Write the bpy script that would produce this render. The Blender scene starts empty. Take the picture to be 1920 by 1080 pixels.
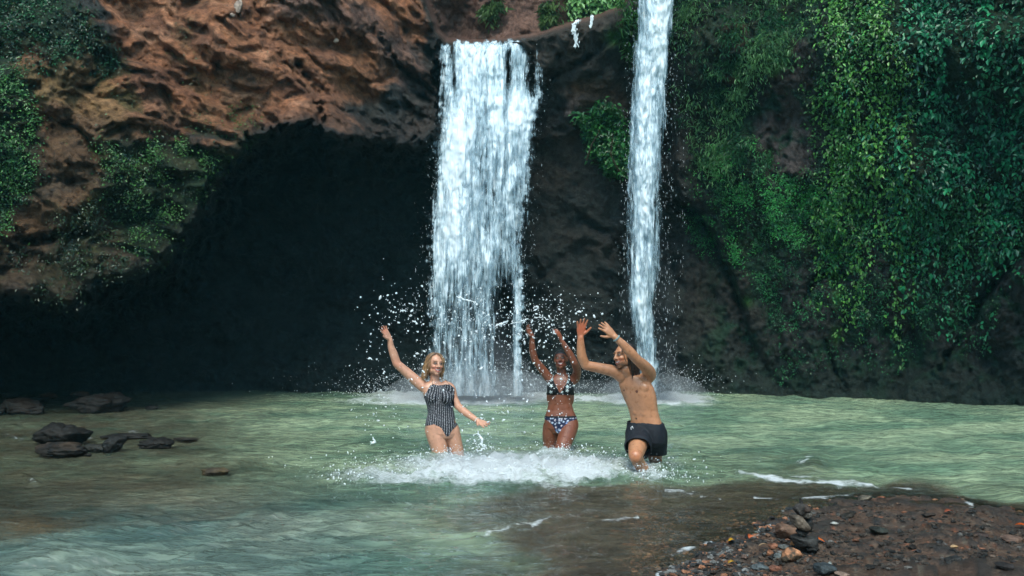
import bpy, math, random
import numpy as np
from mathutils import Vector, Matrix
random.seed(7); RNG = np.random.default_rng(7)
C = bpy.context.scene
# ---------------------------------------------------------------- camera
F_PX, CAM_Z, HORIZ = 1700.0, 1.4, 598.0
PITCH = math.atan((HORIZ-540)/F_PX)
cam_d = bpy.data.cameras.new('camera'); cam = bpy.data.objects.new('camera', cam_d); C.collection.objects.link(cam)
cam_d.sensor_width = 36; cam_d.lens = 36*F_PX/1920; cam_d.clip_end = 300; cam_d.clip_start = .05
cam.location = (0, 0, CAM_Z); cam.rotation_euler = (math.pi/2+PITCH, 0, 0); C.camera = cam
# ---------------------------------------------------------------- world and sun
SUN_EL, SUN_AZ = math.radians(54), math.radians(186)      # azimuth measured clockwise from +Y: behind the camera, to the left
w = bpy.data.worlds.new('World'); C.world = w; w.use_nodes = True
nt = w.node_tree; bg = nt.nodes['Background']; sky = nt.nodes.new('ShaderNodeTexSky')
sky.sky_type = 'NISHITA'; sky.sun_disc = False; sky.sun_elevation = SUN_EL; sky.sun_rotation = SUN_AZ
sky.air_density = 1.0; sky.dust_density = 1.5
tn_ = nt.nodes.new('ShaderNodeMix'); tn_.data_type = 'RGBA'; tn_.blend_type = 'MULTIPLY'; tn_.inputs[0].default_value = 1; tn_.inputs[7].default_value = (.74, 1.0, .98, 1)   # teal tint multiplied into the sky light for an overall teal cast
nt.links.new(sky.outputs[0], tn_.inputs[6]); nt.links.new(tn_.outputs[2], bg.inputs[0]); bg.inputs[1].default_value = 0.15
sl = bpy.data.lights.new('sun', 'SUN'); sl.energy = 1.3; sl.angle = math.radians(32); sl.color = (1.0, .93, .80)
so = bpy.data.objects.new('sun', sl); C.collection.objects.link(so)
sd = Vector((math.sin(SUN_AZ)*math.cos(SUN_EL), math.cos(SUN_AZ)*math.cos(SUN_EL), math.sin(SUN_EL)))
so.rotation_euler = sd.to_track_quat('Z', 'Y').to_euler()
C.view_settings.view_transform = 'Standard'; C.view_settings.look = 'None'; C.view_settings.gamma = 1
C.view_settings.exposure = 1.42
# ---------------------------------------------------------------- pixel <-> world
cp, sp = math.cos(PITCH), math.sin(PITCH)
def rays(u, v):
    xc = (np.asarray(u, float)-960)/F_PX; yc = (540-np.asarray(v, float))/F_PX
    return xc, cp-yc*sp, sp+yc*cp
def atw(u, v, Y):
    dx, dy, dz = rays(u, v); t = Y/dy
    return np.stack([dx*t, dy*t, CAM_Z+dz*t], -1)
def at(u, v, Y): return Vector([float(c) for c in atw(u, v, Y)])
def onwater(u, v, z=0.0):
    dx, dy, dz = rays(u, v); t = (z-CAM_Z)/dz
    return np.stack([dx*t, dy*t, np.full_like(t, z)], -1)
def ow(u, v, z=0.0): return Vector([float(c) for c in onwater(np.array(float(u)), np.array(float(v)), z)])
def proj(P):
    P = np.asarray(P, float); x = P[..., 0]; y = P[..., 1]; z = P[..., 2]-CAM_Z
    f = y*cp+z*sp; up = -y*sp+z*cp
    return 960+F_PX*x/f, 540-F_PX*up/f
# ---------------------------------------------------------------- noise
_h = np.random.default_rng(11).permutation(256).astype(np.int64); _perm = np.concatenate([_h, _h, _h])
_g = np.random.default_rng(5).normal(size=(256, 3)); _g /= np.linalg.norm(_g, axis=1)[:, None]
def perlin(x, y, z):
    x, y, z = np.broadcast_arrays(np.asarray(x, float), y, z)
    xi = np.floor(x).astype(np.int64); yi = np.floor(y).astype(np.int64); zi = np.floor(z).astype(np.int64)
    xf, yf, zf = x-xi, y-yi, z-zi; xi &= 255; yi &= 255; zi &= 255
    fd = lambda t: t*t*t*(t*(t*6-15)+10)
    a, b, c = fd(xf), fd(yf), fd(zf)
    def G(i, j, k):
        h = _perm[_perm[_perm[(xi+i) & 255]+((yi+j) & 255)]+((zi+k) & 255)]
        g = _g[h]; return g[..., 0]*(xf-i)+g[..., 1]*(yf-j)+g[..., 2]*(zf-k)
    L = lambda t, p, q: p+t*(q-p)
    return 1.6*L(c, L(b, L(a, G(0,0,0), G(1,0,0)), L(a, G(0,1,0), G(1,1,0))), L(b, L(a, G(0,0,1), G(1,0,1)), L(a, G(0,1,1), G(1,1,1))))
def fbm(x, y, z, o=4, l=2.03, g=.5):
    s = 0; A = 1
    for i in range(o): s = s+A*perlin(x+i*17.3, y-i*9.1, z+i*5.7); x, y, z = x*l, y*l, z*l; A *= g
    return s
def ridged(x, y, z, o=4, l=2.1, g=.5):
    s = 0; A = 1
    for i in range(o): s = s+A*(1-2*np.abs(perlin(x+i*7.3, y+i*3.1, z-i*5.7))); x, y, z = x*l, y*l, z*l; A *= g
    return s
def worley(x, y, z):
    xi = np.floor(x).astype(np.int64); yi = np.floor(y).astype(np.int64); zi = np.floor(z).astype(np.int64)
    d1 = np.full(np.shape(x), 9.); d2 = d1.copy(); idc = np.zeros(np.shape(x))
    rr = np.random.default_rng(3).random((256, 3))
    for i in (-1, 0, 1):
        for j in (-1, 0, 1):
            for k in (-1, 0, 1):
                h = _perm[_perm[_perm[(xi+i) & 255]+((yi+j) & 255)]+((zi+k) & 255)]
                p = rr[h]; d = np.sqrt((xi+i+p[..., 0]-x)**2+(yi+j+p[..., 1]-y)**2+(zi+k+p[..., 2]-z)**2)
                m = d < d1; d2 = np.where(m, d1, np.minimum(d2, d)); idc = np.where(m, h, idc); d1 = np.where(m, d, d1)
    return d1, d2, idc/255.
def sstep(a, b, x): t = np.clip((x-a)/(b-a), 0, 1); return t*t*(3-2*t)
def seg_dist(u, v, pts):
    d = np.full(np.shape(u), 1e9)
    for (x0, y0), (x1, y1) in zip(pts[:-1], pts[1:]):
        ex, ey = x1-x0, y1-y0; t = np.clip(((u-x0)*ex+(v-y0)*ey)/(ex*ex+ey*ey+1e-9), 0, 1)
        d = np.minimum(d, np.hypot(u-x0-t*ex, v-y0-t*ey))
    return d
def inside(u, v, pts):
    r = np.zeros(np.shape(u), bool); n = len(pts)
    for i in range(n):
        x0, y0 = pts[i]; x1, y1 = pts[(i+1) % n]
        if y0 == y1: continue
        c = ((y0 > v) != (y1 > v)) & (u < (x1-x0)*(v-y0)/(y1-y0)+x0); r ^= c
    return r
def sdf(u, v, pts):           # positive inside
    d = seg_dist(u, v, list(pts)+[pts[0]]); return np.where(inside(u, v, pts), d, -d)
# ---------------------------------------------------------------- objects
def tag(o, label=None, cat=None, group=None, kind=None):
    if label: o['label'] = label
    if cat: o['category'] = cat
    if group: o['group'] = group
    if kind: o['kind'] = kind
    return o
def empty(name, loc=(0, 0, 0)):
    o = bpy.data.objects.new(name, None); C.collection.objects.link(o); o.location = loc; o.empty_display_size = .1
    return o
def mesh_np(name, V, Q, mat, parent=None, col=None, attrs=None, smooth=True):
    """V (n,3), Q (m,k) int array -> one mesh object"""
    V = np.asarray(V, np.float32); Q = np.asarray(Q, np.int32); k = Q.shape[1]
    me = bpy.data.meshes.new(name); me.vertices.add(len(V)); me.vertices.foreach_set('co', V.ravel())
    me.loops.add(Q.size); me.loops.foreach_set('vertex_index', Q.ravel())
    me.polygons.add(len(Q)); me.polygons.foreach_set('loop_start', np.arange(0, Q.size, k, dtype=np.int32))
    me.polygons.foreach_set('loop_total', np.full(len(Q), k, np.int32))
    me.polygons.foreach_set('use_smooth', np.full(len(Q), smooth, bool))
    me.update(calc_edges=True)
    put_attrs(me, col, attrs)
    o = bpy.data.objects.new(name, me); C.collection.objects.link(o)
    if mat: me.materials.append(mat)
    if parent:
        o.parent = parent; o.matrix_parent_inverse = Matrix.Translation(-Vector(parent.location))
    return o
def put_attrs(me, col=None, attrs=None):
    if col is not None:
        c = np.ones((len(me.vertices), 4), np.float32); c[:, :3] = col
        a = me.color_attributes.new('Col', 'FLOAT_COLOR', 'POINT'); a.data.foreach_set('color', c.ravel())
    for n, x in (attrs or {}).items():
        a = me.attributes.new(n, 'FLOAT', 'POINT'); a.data.foreach_set('value', np.asarray(x, np.float32).ravel())
def grid_quads(nr, nc, mask=None):
    i = np.arange(nr*nc).reshape(nr, nc)
    q = np.stack([i[:-1, :-1], i[1:, :-1], i[1:, 1:], i[:-1, 1:]], -1)
    return q[mask] if mask is not None else q.reshape(-1, 4)
def compact(V, Q, *arr):
    used = np.unique(Q); m = np.full(len(V), -1, np.int64); m[used] = np.arange(len(used))
    return (V[used], m[Q])+tuple(a[used] for a in arr)
# ---------------------------------------------------------------- materials
class N:
    def __init__(s, name):
        s.m = bpy.data.materials.new(name); s.m.use_nodes = True; s.t = s.m.node_tree; s.t.nodes.clear()
        s.out = s.t.nodes.new('ShaderNodeOutputMaterial')
    def n(s, typ, **kw):
        x = s.t.nodes.new('ShaderNode'+typ)
        for k, v in kw.items(): setattr(x, k, v)
        return x
    def set(s, sock, v):
        if hasattr(v, 'is_linked') or hasattr(v, 'links'): s.t.links.new(v, sock)
        else: sock.default_value = v
    def math(s, op, a, b=None, c=None, clamp=False):
        x = s.n('Math', operation=op, use_clamp=clamp); s.set(x.inputs[0], a)
        if b is not None: s.set(x.inputs[1], b)
        if c is not None: s.set(x.inputs[2], c)
        return x.outputs[0]
    def mix(s, f, a, b, blend='MIX'):
        x = s.n('Mix', data_type='RGBA', blend_type=blend); s.set(x.inputs[0], f); s.set(x.inputs[6], a); s.set(x.inputs[7], b); return x.outputs[2]
    def coords(s, scale=(1, 1, 1), rot=(0, 0, 0)):
        t = s.n('TexCoord'); mp = s.n('Mapping'); s.t.links.new(t.outputs['Object'], mp.inputs[0]); mp.inputs['Scale'].default_value = scale; mp.inputs['Rotation'].default_value = rot
        return mp.outputs[0]
    def noise(s, scale, detail=4, rough=.55, co=None, dist=0):
        x = s.n('TexNoise'); x.inputs['Scale'].default_value = scale; x.inputs['Detail'].default_value = detail; x.inputs['Roughness'].default_value = rough; x.inputs['Distortion'].default_value = dist
        s.t.links.new(co if co is not None else s.coords(), x.inputs['Vector']); return x.outputs['Fac']
    def ramp(s, f, lo, hi, a=0., b=1.):
        x = s.n('MapRange', interpolation_type='SMOOTHSTEP'); s.set(x.inputs[0], f); s.set(x.inputs[1], lo); s.set(x.inputs[2], hi); s.set(x.inputs[3], a); s.set(x.inputs[4], b); return x.outputs[0]
    def attr(s, name):
        x = s.n('Attribute'); x.attribute_name = name; return x
    def bump(s, h, strength=.5, dist=.02, normal=None):
        x = s.n('Bump'); s.set(x.inputs['Height'], h); x.inputs['Strength'].default_value = strength; x.inputs['Distance'].default_value = dist
        if normal is not None: s.t.links.new(normal, x.inputs['Normal'])
        return x.outputs[0]
    def pbr(s, color, rough=.7, normal=None, spec=.5, **kw):
        p = s.n('BsdfPrincipled'); s.set(p.inputs['Base Color'], color); s.set(p.inputs['Roughness'], rough); p.inputs['Specular IOR Level'].default_value = spec
        if normal is not None: s.t.links.new(normal, p.inputs['Normal'])
        for k, v in kw.items(): s.set(p.inputs[k], v)
        return p.outputs[0]
    def done(s, sh, vol=None):
        if sh is not None: s.t.links.new(sh, s.out.inputs['Surface'])
        if vol is not None: s.t.links.new(vol, s.out.inputs['Volume'])
        return s.m
def rgb(r, g, b): return (r, g, b, 1)
def m_rock():
    s = N('wet rock'); c = s.attr('Col').outputs['Color']
    n1 = s.noise(9, 8, .65); n2 = s.noise(38, 6, .7); n3 = s.noise(2.2, 5, .6)
    c2 = s.mix(s.ramp(n1, .3, .7), s.mix(1, c, rgb(.5, .47, .46), 'MULTIPLY'), s.mix(1, c, rgb(1.45, 1.38, 1.32), 'MULTIPLY'))
    c3 = s.mix(s.ramp(n2, .35, .68), s.mix(1, c2, rgb(.62, .62, .64), 'MULTIPLY'), c2)
    c3 = s.mix(s.ramp(n3, .58, .72, 0, .55), c3, s.mix(1, c3, rgb(.45, .42, .4), 'MULTIPLY'))
    vo = s.n('TexVoronoi', feature='DISTANCE_TO_EDGE'); vo.inputs['Scale'].default_value = 5; s.t.links.new(s.coords((1, 1, 1.4), (.3, .5, .2)), vo.inputs['Vector'])
    h = s.math('ADD', s.math('MULTIPLY', n1, .7), s.math('MULTIPLY', n2, .35))
    h = s.math('ADD', h, s.math('MULTIPLY', s.ramp(vo.outputs[0], 0, .05), .07))
    b = s.bump(h, .9, .12)
    return s.done(s.pbr(c3, s.ramp(n3, .3, .7, .5, .85), b, .2))
def m_leaf():
    s = N('leaves'); c = s.attr('Col').outputs['Color']
    n = s.noise(3, 3); c2 = s.mix(s.ramp(n, .3, .7), s.mix(1, c, rgb(.7, .75, .75), 'MULTIPLY'), c)
    p = s.pbr(c2, .38, None, .5); t = s.n('BsdfTranslucent'); s.t.links.new(c2, t.inputs[0])
    mx = s.n('MixShader'); mx.inputs[0].default_value = .22; s.t.links.new(p, mx.inputs[1]); s.t.links.new(t.outputs[0], mx.inputs[2])
    return s.done(mx.outputs[0])
def m_stone(name='stone', rough=.55):
    s = N(name); c = s.attr('Col').outputs['Color']; n1 = s.noise(14, 6, .65); n2 = s.noise(60, 4, .6)
    c2 = s.mix(s.ramp(n1, .3, .7), s.mix(1, c, rgb(.55, .55, .55), 'MULTIPLY'), s.mix(1, c, rgb(1.3, 1.3, 1.25), 'MULTIPLY'))
    return s.done(s.pbr(c2, rough, s.bump(s.math('ADD', n1, s.math('MULTIPLY', n2, .4)), .8, .02), .15))
def m_white(name='foam', trans=.3):
    s = N(name); p = s.pbr(rgb(.86, .9, .93), .35, None, .5); t = s.n('BsdfTranslucent'); t.inputs[0].default_value = rgb(.86, .9, .93)
    mx = s.n('MixShader'); mx.inputs[0].default_value = trans; s.t.links.new(p, mx.inputs[1]); s.t.links.new(t.outputs[0], mx.inputs[2]); return s.done(mx.outputs[0])
ROCK, LEAF, STONE, DROP = m_rock(), m_leaf(), m_stone(rough=.6), m_white('water drops')
# ================================================================ cliffs
OVER = [(-900, -1200), (740, -1200), (775, -60), (795, 0), (812, 55), (822, 82), (818, 236), (795, 262), (740, 275), (680, 262), (628, 264), (604, 238), (575, 232), (530, 236), (482, 252), (440, 300), (400, 330), (372, 385), (335, 440), (300, 500), (240, 520), (180, 530), (140, 575), (80, 568), (20, 560), (-60, 585), (-200, 640), (-900, 700)]
FARP = [(690, -1200), (770, -60), (795, 0), (815, 60), (836, 80), (900, 84), (1005, 70), (1060, 52), (1115, 36), (1172, 14), (1190, -30), (1240, -1200)]
RMASS = [(1235, -1200), (1262, 330), (1275, 380), (1312, 402), (1345, 460), (1370, 520), (1392, 582), (1405, 640), (1440, 690), (1540, 760), (1600, 900), (3000, 900), (3000, -1200)]
SLAB = [(1935, 440), (1880, 520), (1830, 590), (1790, 650), (1740, 690), (1700, 715), (1690, 900), (3000, 900), (3000, 300)]
CRACKS = [([(1262, 372), (1312, 402), (1345, 460), (1370, 520), (1392, 582)], 7, .55),
          ([(1935, 440), (1880, 520), (1830, 590), (1790, 650), (1765, 690)], 8, .6),
          ([(1516, 560), (1522, 528), (1545, 512), (1575, 518), (1592, 524)], 6, .5),
          ([(1545, 640), (1560, 690), (1590, 725)], 4, .2),
          ([(40, 455), (140, 440), (200, 430)], 10, .3), ([(700, 60), (760, 130), (835, 190)], 6, .3),
          ([(560, 120), (600, 175), (612, 230)], 9, .4), ([(1020, 170), (1080, 120), (1170, 60)], 7, .25),
          ([(1085, 410), (1150, 440), (1180, 520)], 8, .25)]
def axis(lo, hi, step, out0, out1):
    c = list(np.arange(lo, hi+.1, step)); a = [lo]; s = step
    while a[-1] > out0: s *= 1.13; a.append(a[-1]-s)
    b = [hi]; s = step
    while b[-1] < out1: s *= 1.13; b.append(b[-1]+s)
    return np.array(a[:0:-1]+c+b[1:])
def cliff_depth(U, V):
    nz = fbm(U/90, V/90, 0.3, 4)*16+fbm(U/22, V/22, 2.3, 3)*4
    nz2 = fbm(U/70, V/70, 8.3, 4)*14+fbm(U/18, V/18, 5.3, 3)*4
    nz3 = fbm(U/16, V/16, 3.3, 4)
    # foot of the wall follows the shoreline of the pool
    D = 17.4-np.clip((U-1300)/620, 0, 3)**1.0*2.5-np.clip((60-U)/700, 0, 1)*5
    D = D-1.0*sstep(240, 60, V)*sstep(830, 900, U)        # ledge of the falls stands forward at the top
    D = D+.5*np.sin(np.clip((745-V)/420, 0, 1)*math.pi)
    # band between and behind the falls
    D -= .5*np.exp(-((U-1110)/90.)**2)
    # right mass
    m = sstep(-6, 10, sdf(U, V, RMASS)+nz*.25); fade = sstep(720, 540, V)
    D = D-m*(.45*fade+.30*sstep(745, 250, V)-.9*sstep(260, -200, V)+.3*sstep(1300, 1700, U)*sstep(745, 300, V)+.9*sstep(1500, 2300, U)*sstep(700, -100, V))
    m = sstep(-4, 8, sdf(U, V, SLAB)+nz2*.3); D = D*(1-m)+(D-.25)*m
    # overhanging mass on the left: lip juts out, the roof of the cave runs back from it
    ov = 15.9-2.3*sstep(850, 500, U)-.8*sstep(500, 50, U)-1.4*sstep(100, -700, U)+1.2*sstep(330, -120, V)
    sd = sdf(U, V, OVER)+nz*.7+nz3*13
    rf = 95*sstep(60, 250, V)+8; rf = np.where((U > 790) & (V < 235), 7, rf)
    k = np.clip((sd+rf)/(rf+3), 0, 1)**(1+1.8*sstep(60, 250, V))
    D = 1/((1-k)/D+k/ov)
    # gorge above the lip of the main fall
    k = sstep(-3, 9, sdf(U, V, FARP)+nz2*.25)
    D = 1/((1-k)/D+k/(21.5+1.5*sstep(1000, 800, U)+3*sstep(1040, 1100, U)))
    for pts, wd, dp in CRACKS:
        dd = seg_dist(U+nz2*.55+nz3*3, V+nz*.4+nz3*3, pts); dp = dp*(.75+.5*nz3); D = D+dp*np.exp(-(dd/wd)**2)
    return D
us = axis(-30, 1950, 3, -760, 2660); vs = axis(-20, 800, 3, -1500, 801)
U, V = np.meshgrid(us, vs); D0 = cliff_depth(U, V); P0 = atw(U, V, D0)
X, Y, Z = P0[..., 0], P0[..., 1], P0[..., 2]
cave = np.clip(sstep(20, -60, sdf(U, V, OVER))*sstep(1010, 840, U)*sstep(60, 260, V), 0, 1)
right = sstep(1240, 1330, U)
left = sstep(0, 12, sdf(U, V, OVER))
# slanting, eroded relief
wp1 = fbm(X*.5+3, Y*.5, Z*.5, 3)*.3+.05*fbm(X*4, Y*4, Z*4, 3); wp2 = fbm(X*.6-7, Y*.6, Z*.6, 3)*.28+.05*fbm(X*4+9, Y*4, Z*4, 3); a = X*.85-Z*.50+wp1; b = X*.50+Z*.85+wp2; rgh = .25+1.1*sstep(-.25, .35, fbm(X*.7+20, Y*.7, Z*.9, 3))
d1, d2, cid = worley(a*.75, Y*.75, b*1.5); e1, e2, cid2 = worley(a*2.6+3, Y*2.2, b*3.4)
rel_l = .62*fbm(a*.42, Y*.42, b*.9, 4, 2.1, .5)+rgh*(.24*ridged(a*.7, Y*.7, b*1.5, 6, 2.2, .55)-.045*(1-sstep(0, .25, e2-e1)))-.20*(1-sstep(0, .3, d2-d1))-.34*np.abs(cid-.5)+.035*ridged(a*4, Y*4, b*6, 4, 2.1, .6)+.05*fbm(X*5, Y*5, Z*5, 5, 2.1, .6)
rel_r = .30*fbm(X*.9, Y*.9, Z*.4, 6, 2.1, .56)+.15*ridged(X*1.3+2, Y, Z*.7, 6, 2.1, .56)+.07*ridged(X*6, Y*6, Z*5, 4, 2.1, .6)
rel_c = .30*fbm(X*.6+4, Y*.6, Z*.7, 6, 2.1, .55)+rgh*(.17*ridged(X*.9-Z*.4+wp1, Y, Z*1.5+X*.5+wp2, 6, 2.1, .55)+.04*ridged(X*5, Y*5, Z*6, 4, 2.1, .6))
rel = rel_l*left+(1-left)*(rel_r*right+rel_c*(1-right))
D1 = D0-rel*(.95-.35*cave)*(1-.4*sstep(700, 745, V))
PG = atw(U, V, D1)
X, Y, Z = PG[..., 0], PG[..., 1], PG[..., 2]
# ---- where plants grow, 0..1, drawn as patches broken by noise
vn = fbm(X*1.1, Y*1.1, Z*.8, 5); vn2 = fbm(X*3.1, Y*3, Z*2.2, 4)
def patch(pts, soft=30, k=22, a=vn, u=U, v=V): return sstep(-soft, soft, sdf(u, v, pts)+a*k)
V_DENSE = patch([(1522, -60), (1545, 60), (1525, 200), (1545, 330), (1560, 420), (1600, 430), (1640, 400), (1700, 470), (1790, 545), (1850, 470), (1960, 420), (2300, 300), (2300, -400), (1522, -400)], 28, 38)
V_LOW = patch([(1310, 400), (1300, 290), (1340, 300), (1420, 260), (1440, 340), (1530, 330), (1600, 440), (1560, 520), (1480, 470), (1420, 500), (1370, 500)], 25, 45)
V_MID = patch([(1268, -40), (1480, -40), (1530, -40), (1530, 40), (1440, 60), (1400, 160), (1390, 240), (1440, 300), (1380, 330), (1300, 320), (1275, 180)], 20, 40)
V_L1 = patch([(-60, -60), (130, -60), (150, 60), (210, 110), (100, 130), (60, 100), (20, 130), (-60, 130)], 22, 40)
V_L2 = patch([(-60, 130), (30, 150), (75, 230), (80, 330), (40, 380), (20, 420), (-60, 430)], 20, 30)
V_L3 = patch([(205, 262), (290, 268), (430, 262), (470, 245), (490, 255), (440, 300), (400, 330), (372, 385), (335, 440), (300, 500), (240, 470), (200, 380)], 14, 20)
V_L4 = patch([(40, 470), (160, 410), (210, 480), (290, 500), (180, 530), (60, 560)], 25, 40)*.5
V_SH = sstep(-8, 12, sdf(U, V, [(1083, 228), (1120, 218), (1152, 216), (1170, 250), (1178, 300), (1170, 335), (1135, 325), (1110, 300), (1095, 262)])+vn2*9)
V_T = patch([(1180, -60), (1190, 120), (1175, 150), (1165, 20)], 6, 10)
# ---- base colours of the rock, with shade of the cave and its lip painted in
def mixc(c, k, t): return c*(1-k[..., None])+np.array(t)*k[..., None]
n1 = fbm(X*.8+9, Y*.8, Z*.8, 5); n2 = fbm(X*2.3-4, Y*2.3, Z*2.3, 4)
col = np.zeros(U.shape+(3,))+np.array((.032, .034, .032))
col = mixc(col, sstep(-.2, .5, n1), (.046, .040, .034))
col = mixc(col, (1-left)*sstep(.15, .5, n2+.3*n1)*.5, (.055, .046, .040))
rust = left*sstep(-.62, .1, n1+.35*n2+1.0*sdf(U, V, [(60, 100), (200, 90), (300, -60), (800, -60), (800, 60), (640, 130), (600, 200), (480, 190), (330, 240), (140, 190)])/110.)
col = mixc(col, rust, (.27, .115, .058)); col = mixc(col, rust*sstep(.1, .6, n2), (.36, .175, .10)); col = mixc(col, rust*sstep(.05, .5, fbm(a*.9, Y*.9, b*3.1, 4))*.6, (.10, .048, .032))
ochre = left*patch([(30, 120), (160, 110), (240, 190), (260, 260), (160, 230), (60, 190)], 20, 30)
col = mixc(col, ochre*.7, (.20, .125, .05))
dkr = left*patch([(610, -40), (700, 20), (760, 80), (835, 130), (835, 190), (760, 170), (690, 100), (600, 60), (520, 30), (520, -40)], 20, 40); col = mixc(col, dkr*.75, (.085, .06, .055))
ru2 = left*patch([(620, 60), (680, 60), (730, 150), (720, 200), (640, 190)], 14, 30); col = mixc(col, ru2*.8, (.27, .12, .06))
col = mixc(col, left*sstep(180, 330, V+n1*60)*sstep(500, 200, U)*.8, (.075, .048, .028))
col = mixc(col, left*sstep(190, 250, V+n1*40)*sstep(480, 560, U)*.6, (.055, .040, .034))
oc2 = left*np.maximum(patch([(100, 200), (300, 225), (290, 262), (210, 262), (190, 330), (90, 340), (60, 280)], 20, 30), patch([(-40, 440), (60, 385), (170, 345), (200, 380), (60, 460), (-40, 480)], 14, 25)); col = mixc(col, oc2*.75, (.115, .062, .030))
lip_shade = sstep(42, -6, sdf(U, V, OVER)+n2*10)*sstep(40, 110, V)*sstep(1000, 840, U); col = mixc(col, lip_shade*.85, (.022, .020, .019))  # shade along the cave lip, painted into the rock as a dark band
farm = sstep(-2, 8, sdf(U, V, FARP)); col = mixc(col, farm, (.20, .12, .10)); col = mixc(col, farm*sstep(0, .5, n2), (.18, .11, .09))
col = mixc(col, cave*.96, (.007, .017, .019)); col = mixc(col, cave*sstep(.0, .5, n2)*sstep(330, 640, V)*.8, (.026, .040, .042))  # dark wet rock, with the cave's teal shade put into its colour
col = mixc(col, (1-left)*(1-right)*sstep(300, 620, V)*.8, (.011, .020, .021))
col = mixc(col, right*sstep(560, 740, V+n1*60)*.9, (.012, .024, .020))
grey = right*np.maximum(patch([(1490, 30), (1530, 30), (1530, 330), (1450, 330), (1400, 300), (1440, 180)], 12, 18), 0)
col = mixc(col, grey*.7, (.085, .068, .065))
moss = right*(.75*sstep(-.25, .35, n2+n1*.5)*sstep(745, 640, V)*sstep(1290, 1400, U)+.35*sstep(0, .4, n2))
col = mixc(col, np.clip(moss, 0, 1)*.9, (.007, .040, .020))
lm = np.maximum(patch([(1425, 70), (1450, 45), (1478, 60), (1475, 120), (1450, 140), (1420, 120)], 8, 8), 0); col = mixc(col, lm*.85, (.06, .16, .05))
for (mu, mv, rx, ry) in ((1570, 560, 10, 16), (1568, 628, 9, 16), (1402, 566, 9, 10), (1150, 70, 14, 14)):
    k = np.exp(-((U-mu)/rx)**2-((V-mv)/ry)**2+.5*vn2); col = mixc(col, np.clip(k, 0, 1)*.9, (.05, .17, .03))
pk = right*np.maximum(patch([(1345, 45), (1400, 50), (1395, 90), (1350, 85)], 10, 14), patch([(1355, 140), (1380, 140), (1385, 160), (1350, 160)], 8, 10)); col = mixc(col, pk*.7, (.22, .10, .08))
st = np.exp(-(seg_dist(U, V, [(1080, 165), (1068, 210)])/7)**2); col = mixc(col, st*.6, (.30, .2, .17))
tn = patch([(1040, 170), (1080, 155), (1170, 150), (1175, 210), (1100, 215)], 14, 20)*(1-left)*(1-farm); col = mixc(col, tn*.6, (.20, .12, .09))
veg = np.clip(V_DENSE+V_LOW+V_MID*.7+V_L1+V_L2+V_L3+V_L4+V_SH, 0, 1)
col = mixc(col, veg*.85, (.012, .030, .012)); col = mixc(col, left*sstep(.2, .6, vn)*.55*sstep(520, 250, U), (.05, .06, .018))
col = np.clip(col*(1+.35*(cid2[..., None]-.5)*left[..., None]), .004, 1)
faceU = (U[:-1, :-1]+U[1:, 1:])/2; faceV = (V[:-1, :-1]+V[1:, 1:])/2
f_left = sdf(faceU, faceV, OVER) > 0; f_far = sdf(faceU, faceV, FARP) > 0
f_right = (sdf(faceU, faceV, RMASS) > 0) & ~f_far
f_cave = ~f_left & ~f_far & ~f_right & (faceU < 985); f_mid = ~f_left & ~f_far & ~f_right & ~f_cave; f_left &= ~f_far
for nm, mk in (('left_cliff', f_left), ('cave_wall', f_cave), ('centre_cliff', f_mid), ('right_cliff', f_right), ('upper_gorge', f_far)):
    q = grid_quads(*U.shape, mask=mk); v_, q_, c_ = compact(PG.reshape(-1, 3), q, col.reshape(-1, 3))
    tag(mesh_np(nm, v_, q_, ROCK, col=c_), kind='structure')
# unseen gorge wall added behind the camera to keep low sky light off the cave
ring = [(-7.4, 9.2), (-8.6, 4), (-8.5, -3), (-6, -9), (0, -11), (6, -9), (8.5, -3), (8.8, 4), (8.4, 8.5)]
rp = []
for i in range(len(ring)-1):
    for t in np.linspace(0, 1, 12, endpoint=False): rp.append((ring[i][0]*(1-t)+ring[i+1][0]*t, ring[i][1]*(1-t)+ring[i+1][1]*t))
rp.append(ring[-1]); rp = np.array(rp); hz = np.linspace(-1, 6.0, 60)
gx = np.repeat(rp[None, :, 0], 60, 0); gy = np.repeat(rp[None, :, 1], 60, 0); gz = np.repeat(hz[:, None], len(rp), 1)
q = fbm(gx*.5, gy*.5, gz*.5, 4)*.8; rr = np.hypot(gx, gy); gx = gx*(1+q/rr); gy = gy*(1+q/rr)
gc = np.zeros(gx.shape+(3,))+np.array((.06, .05, .035)); gc = mixc(gc, sstep(-.1, .3, q), (.03, .07, .02))
tag(mesh_np('unseen_rear_wall', np.stack([gx, gy, gz], -1).reshape(-1, 3), grid_quads(*gx.shape), ROCK, col=gc.reshape(-1, 3)), kind='structure')
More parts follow.
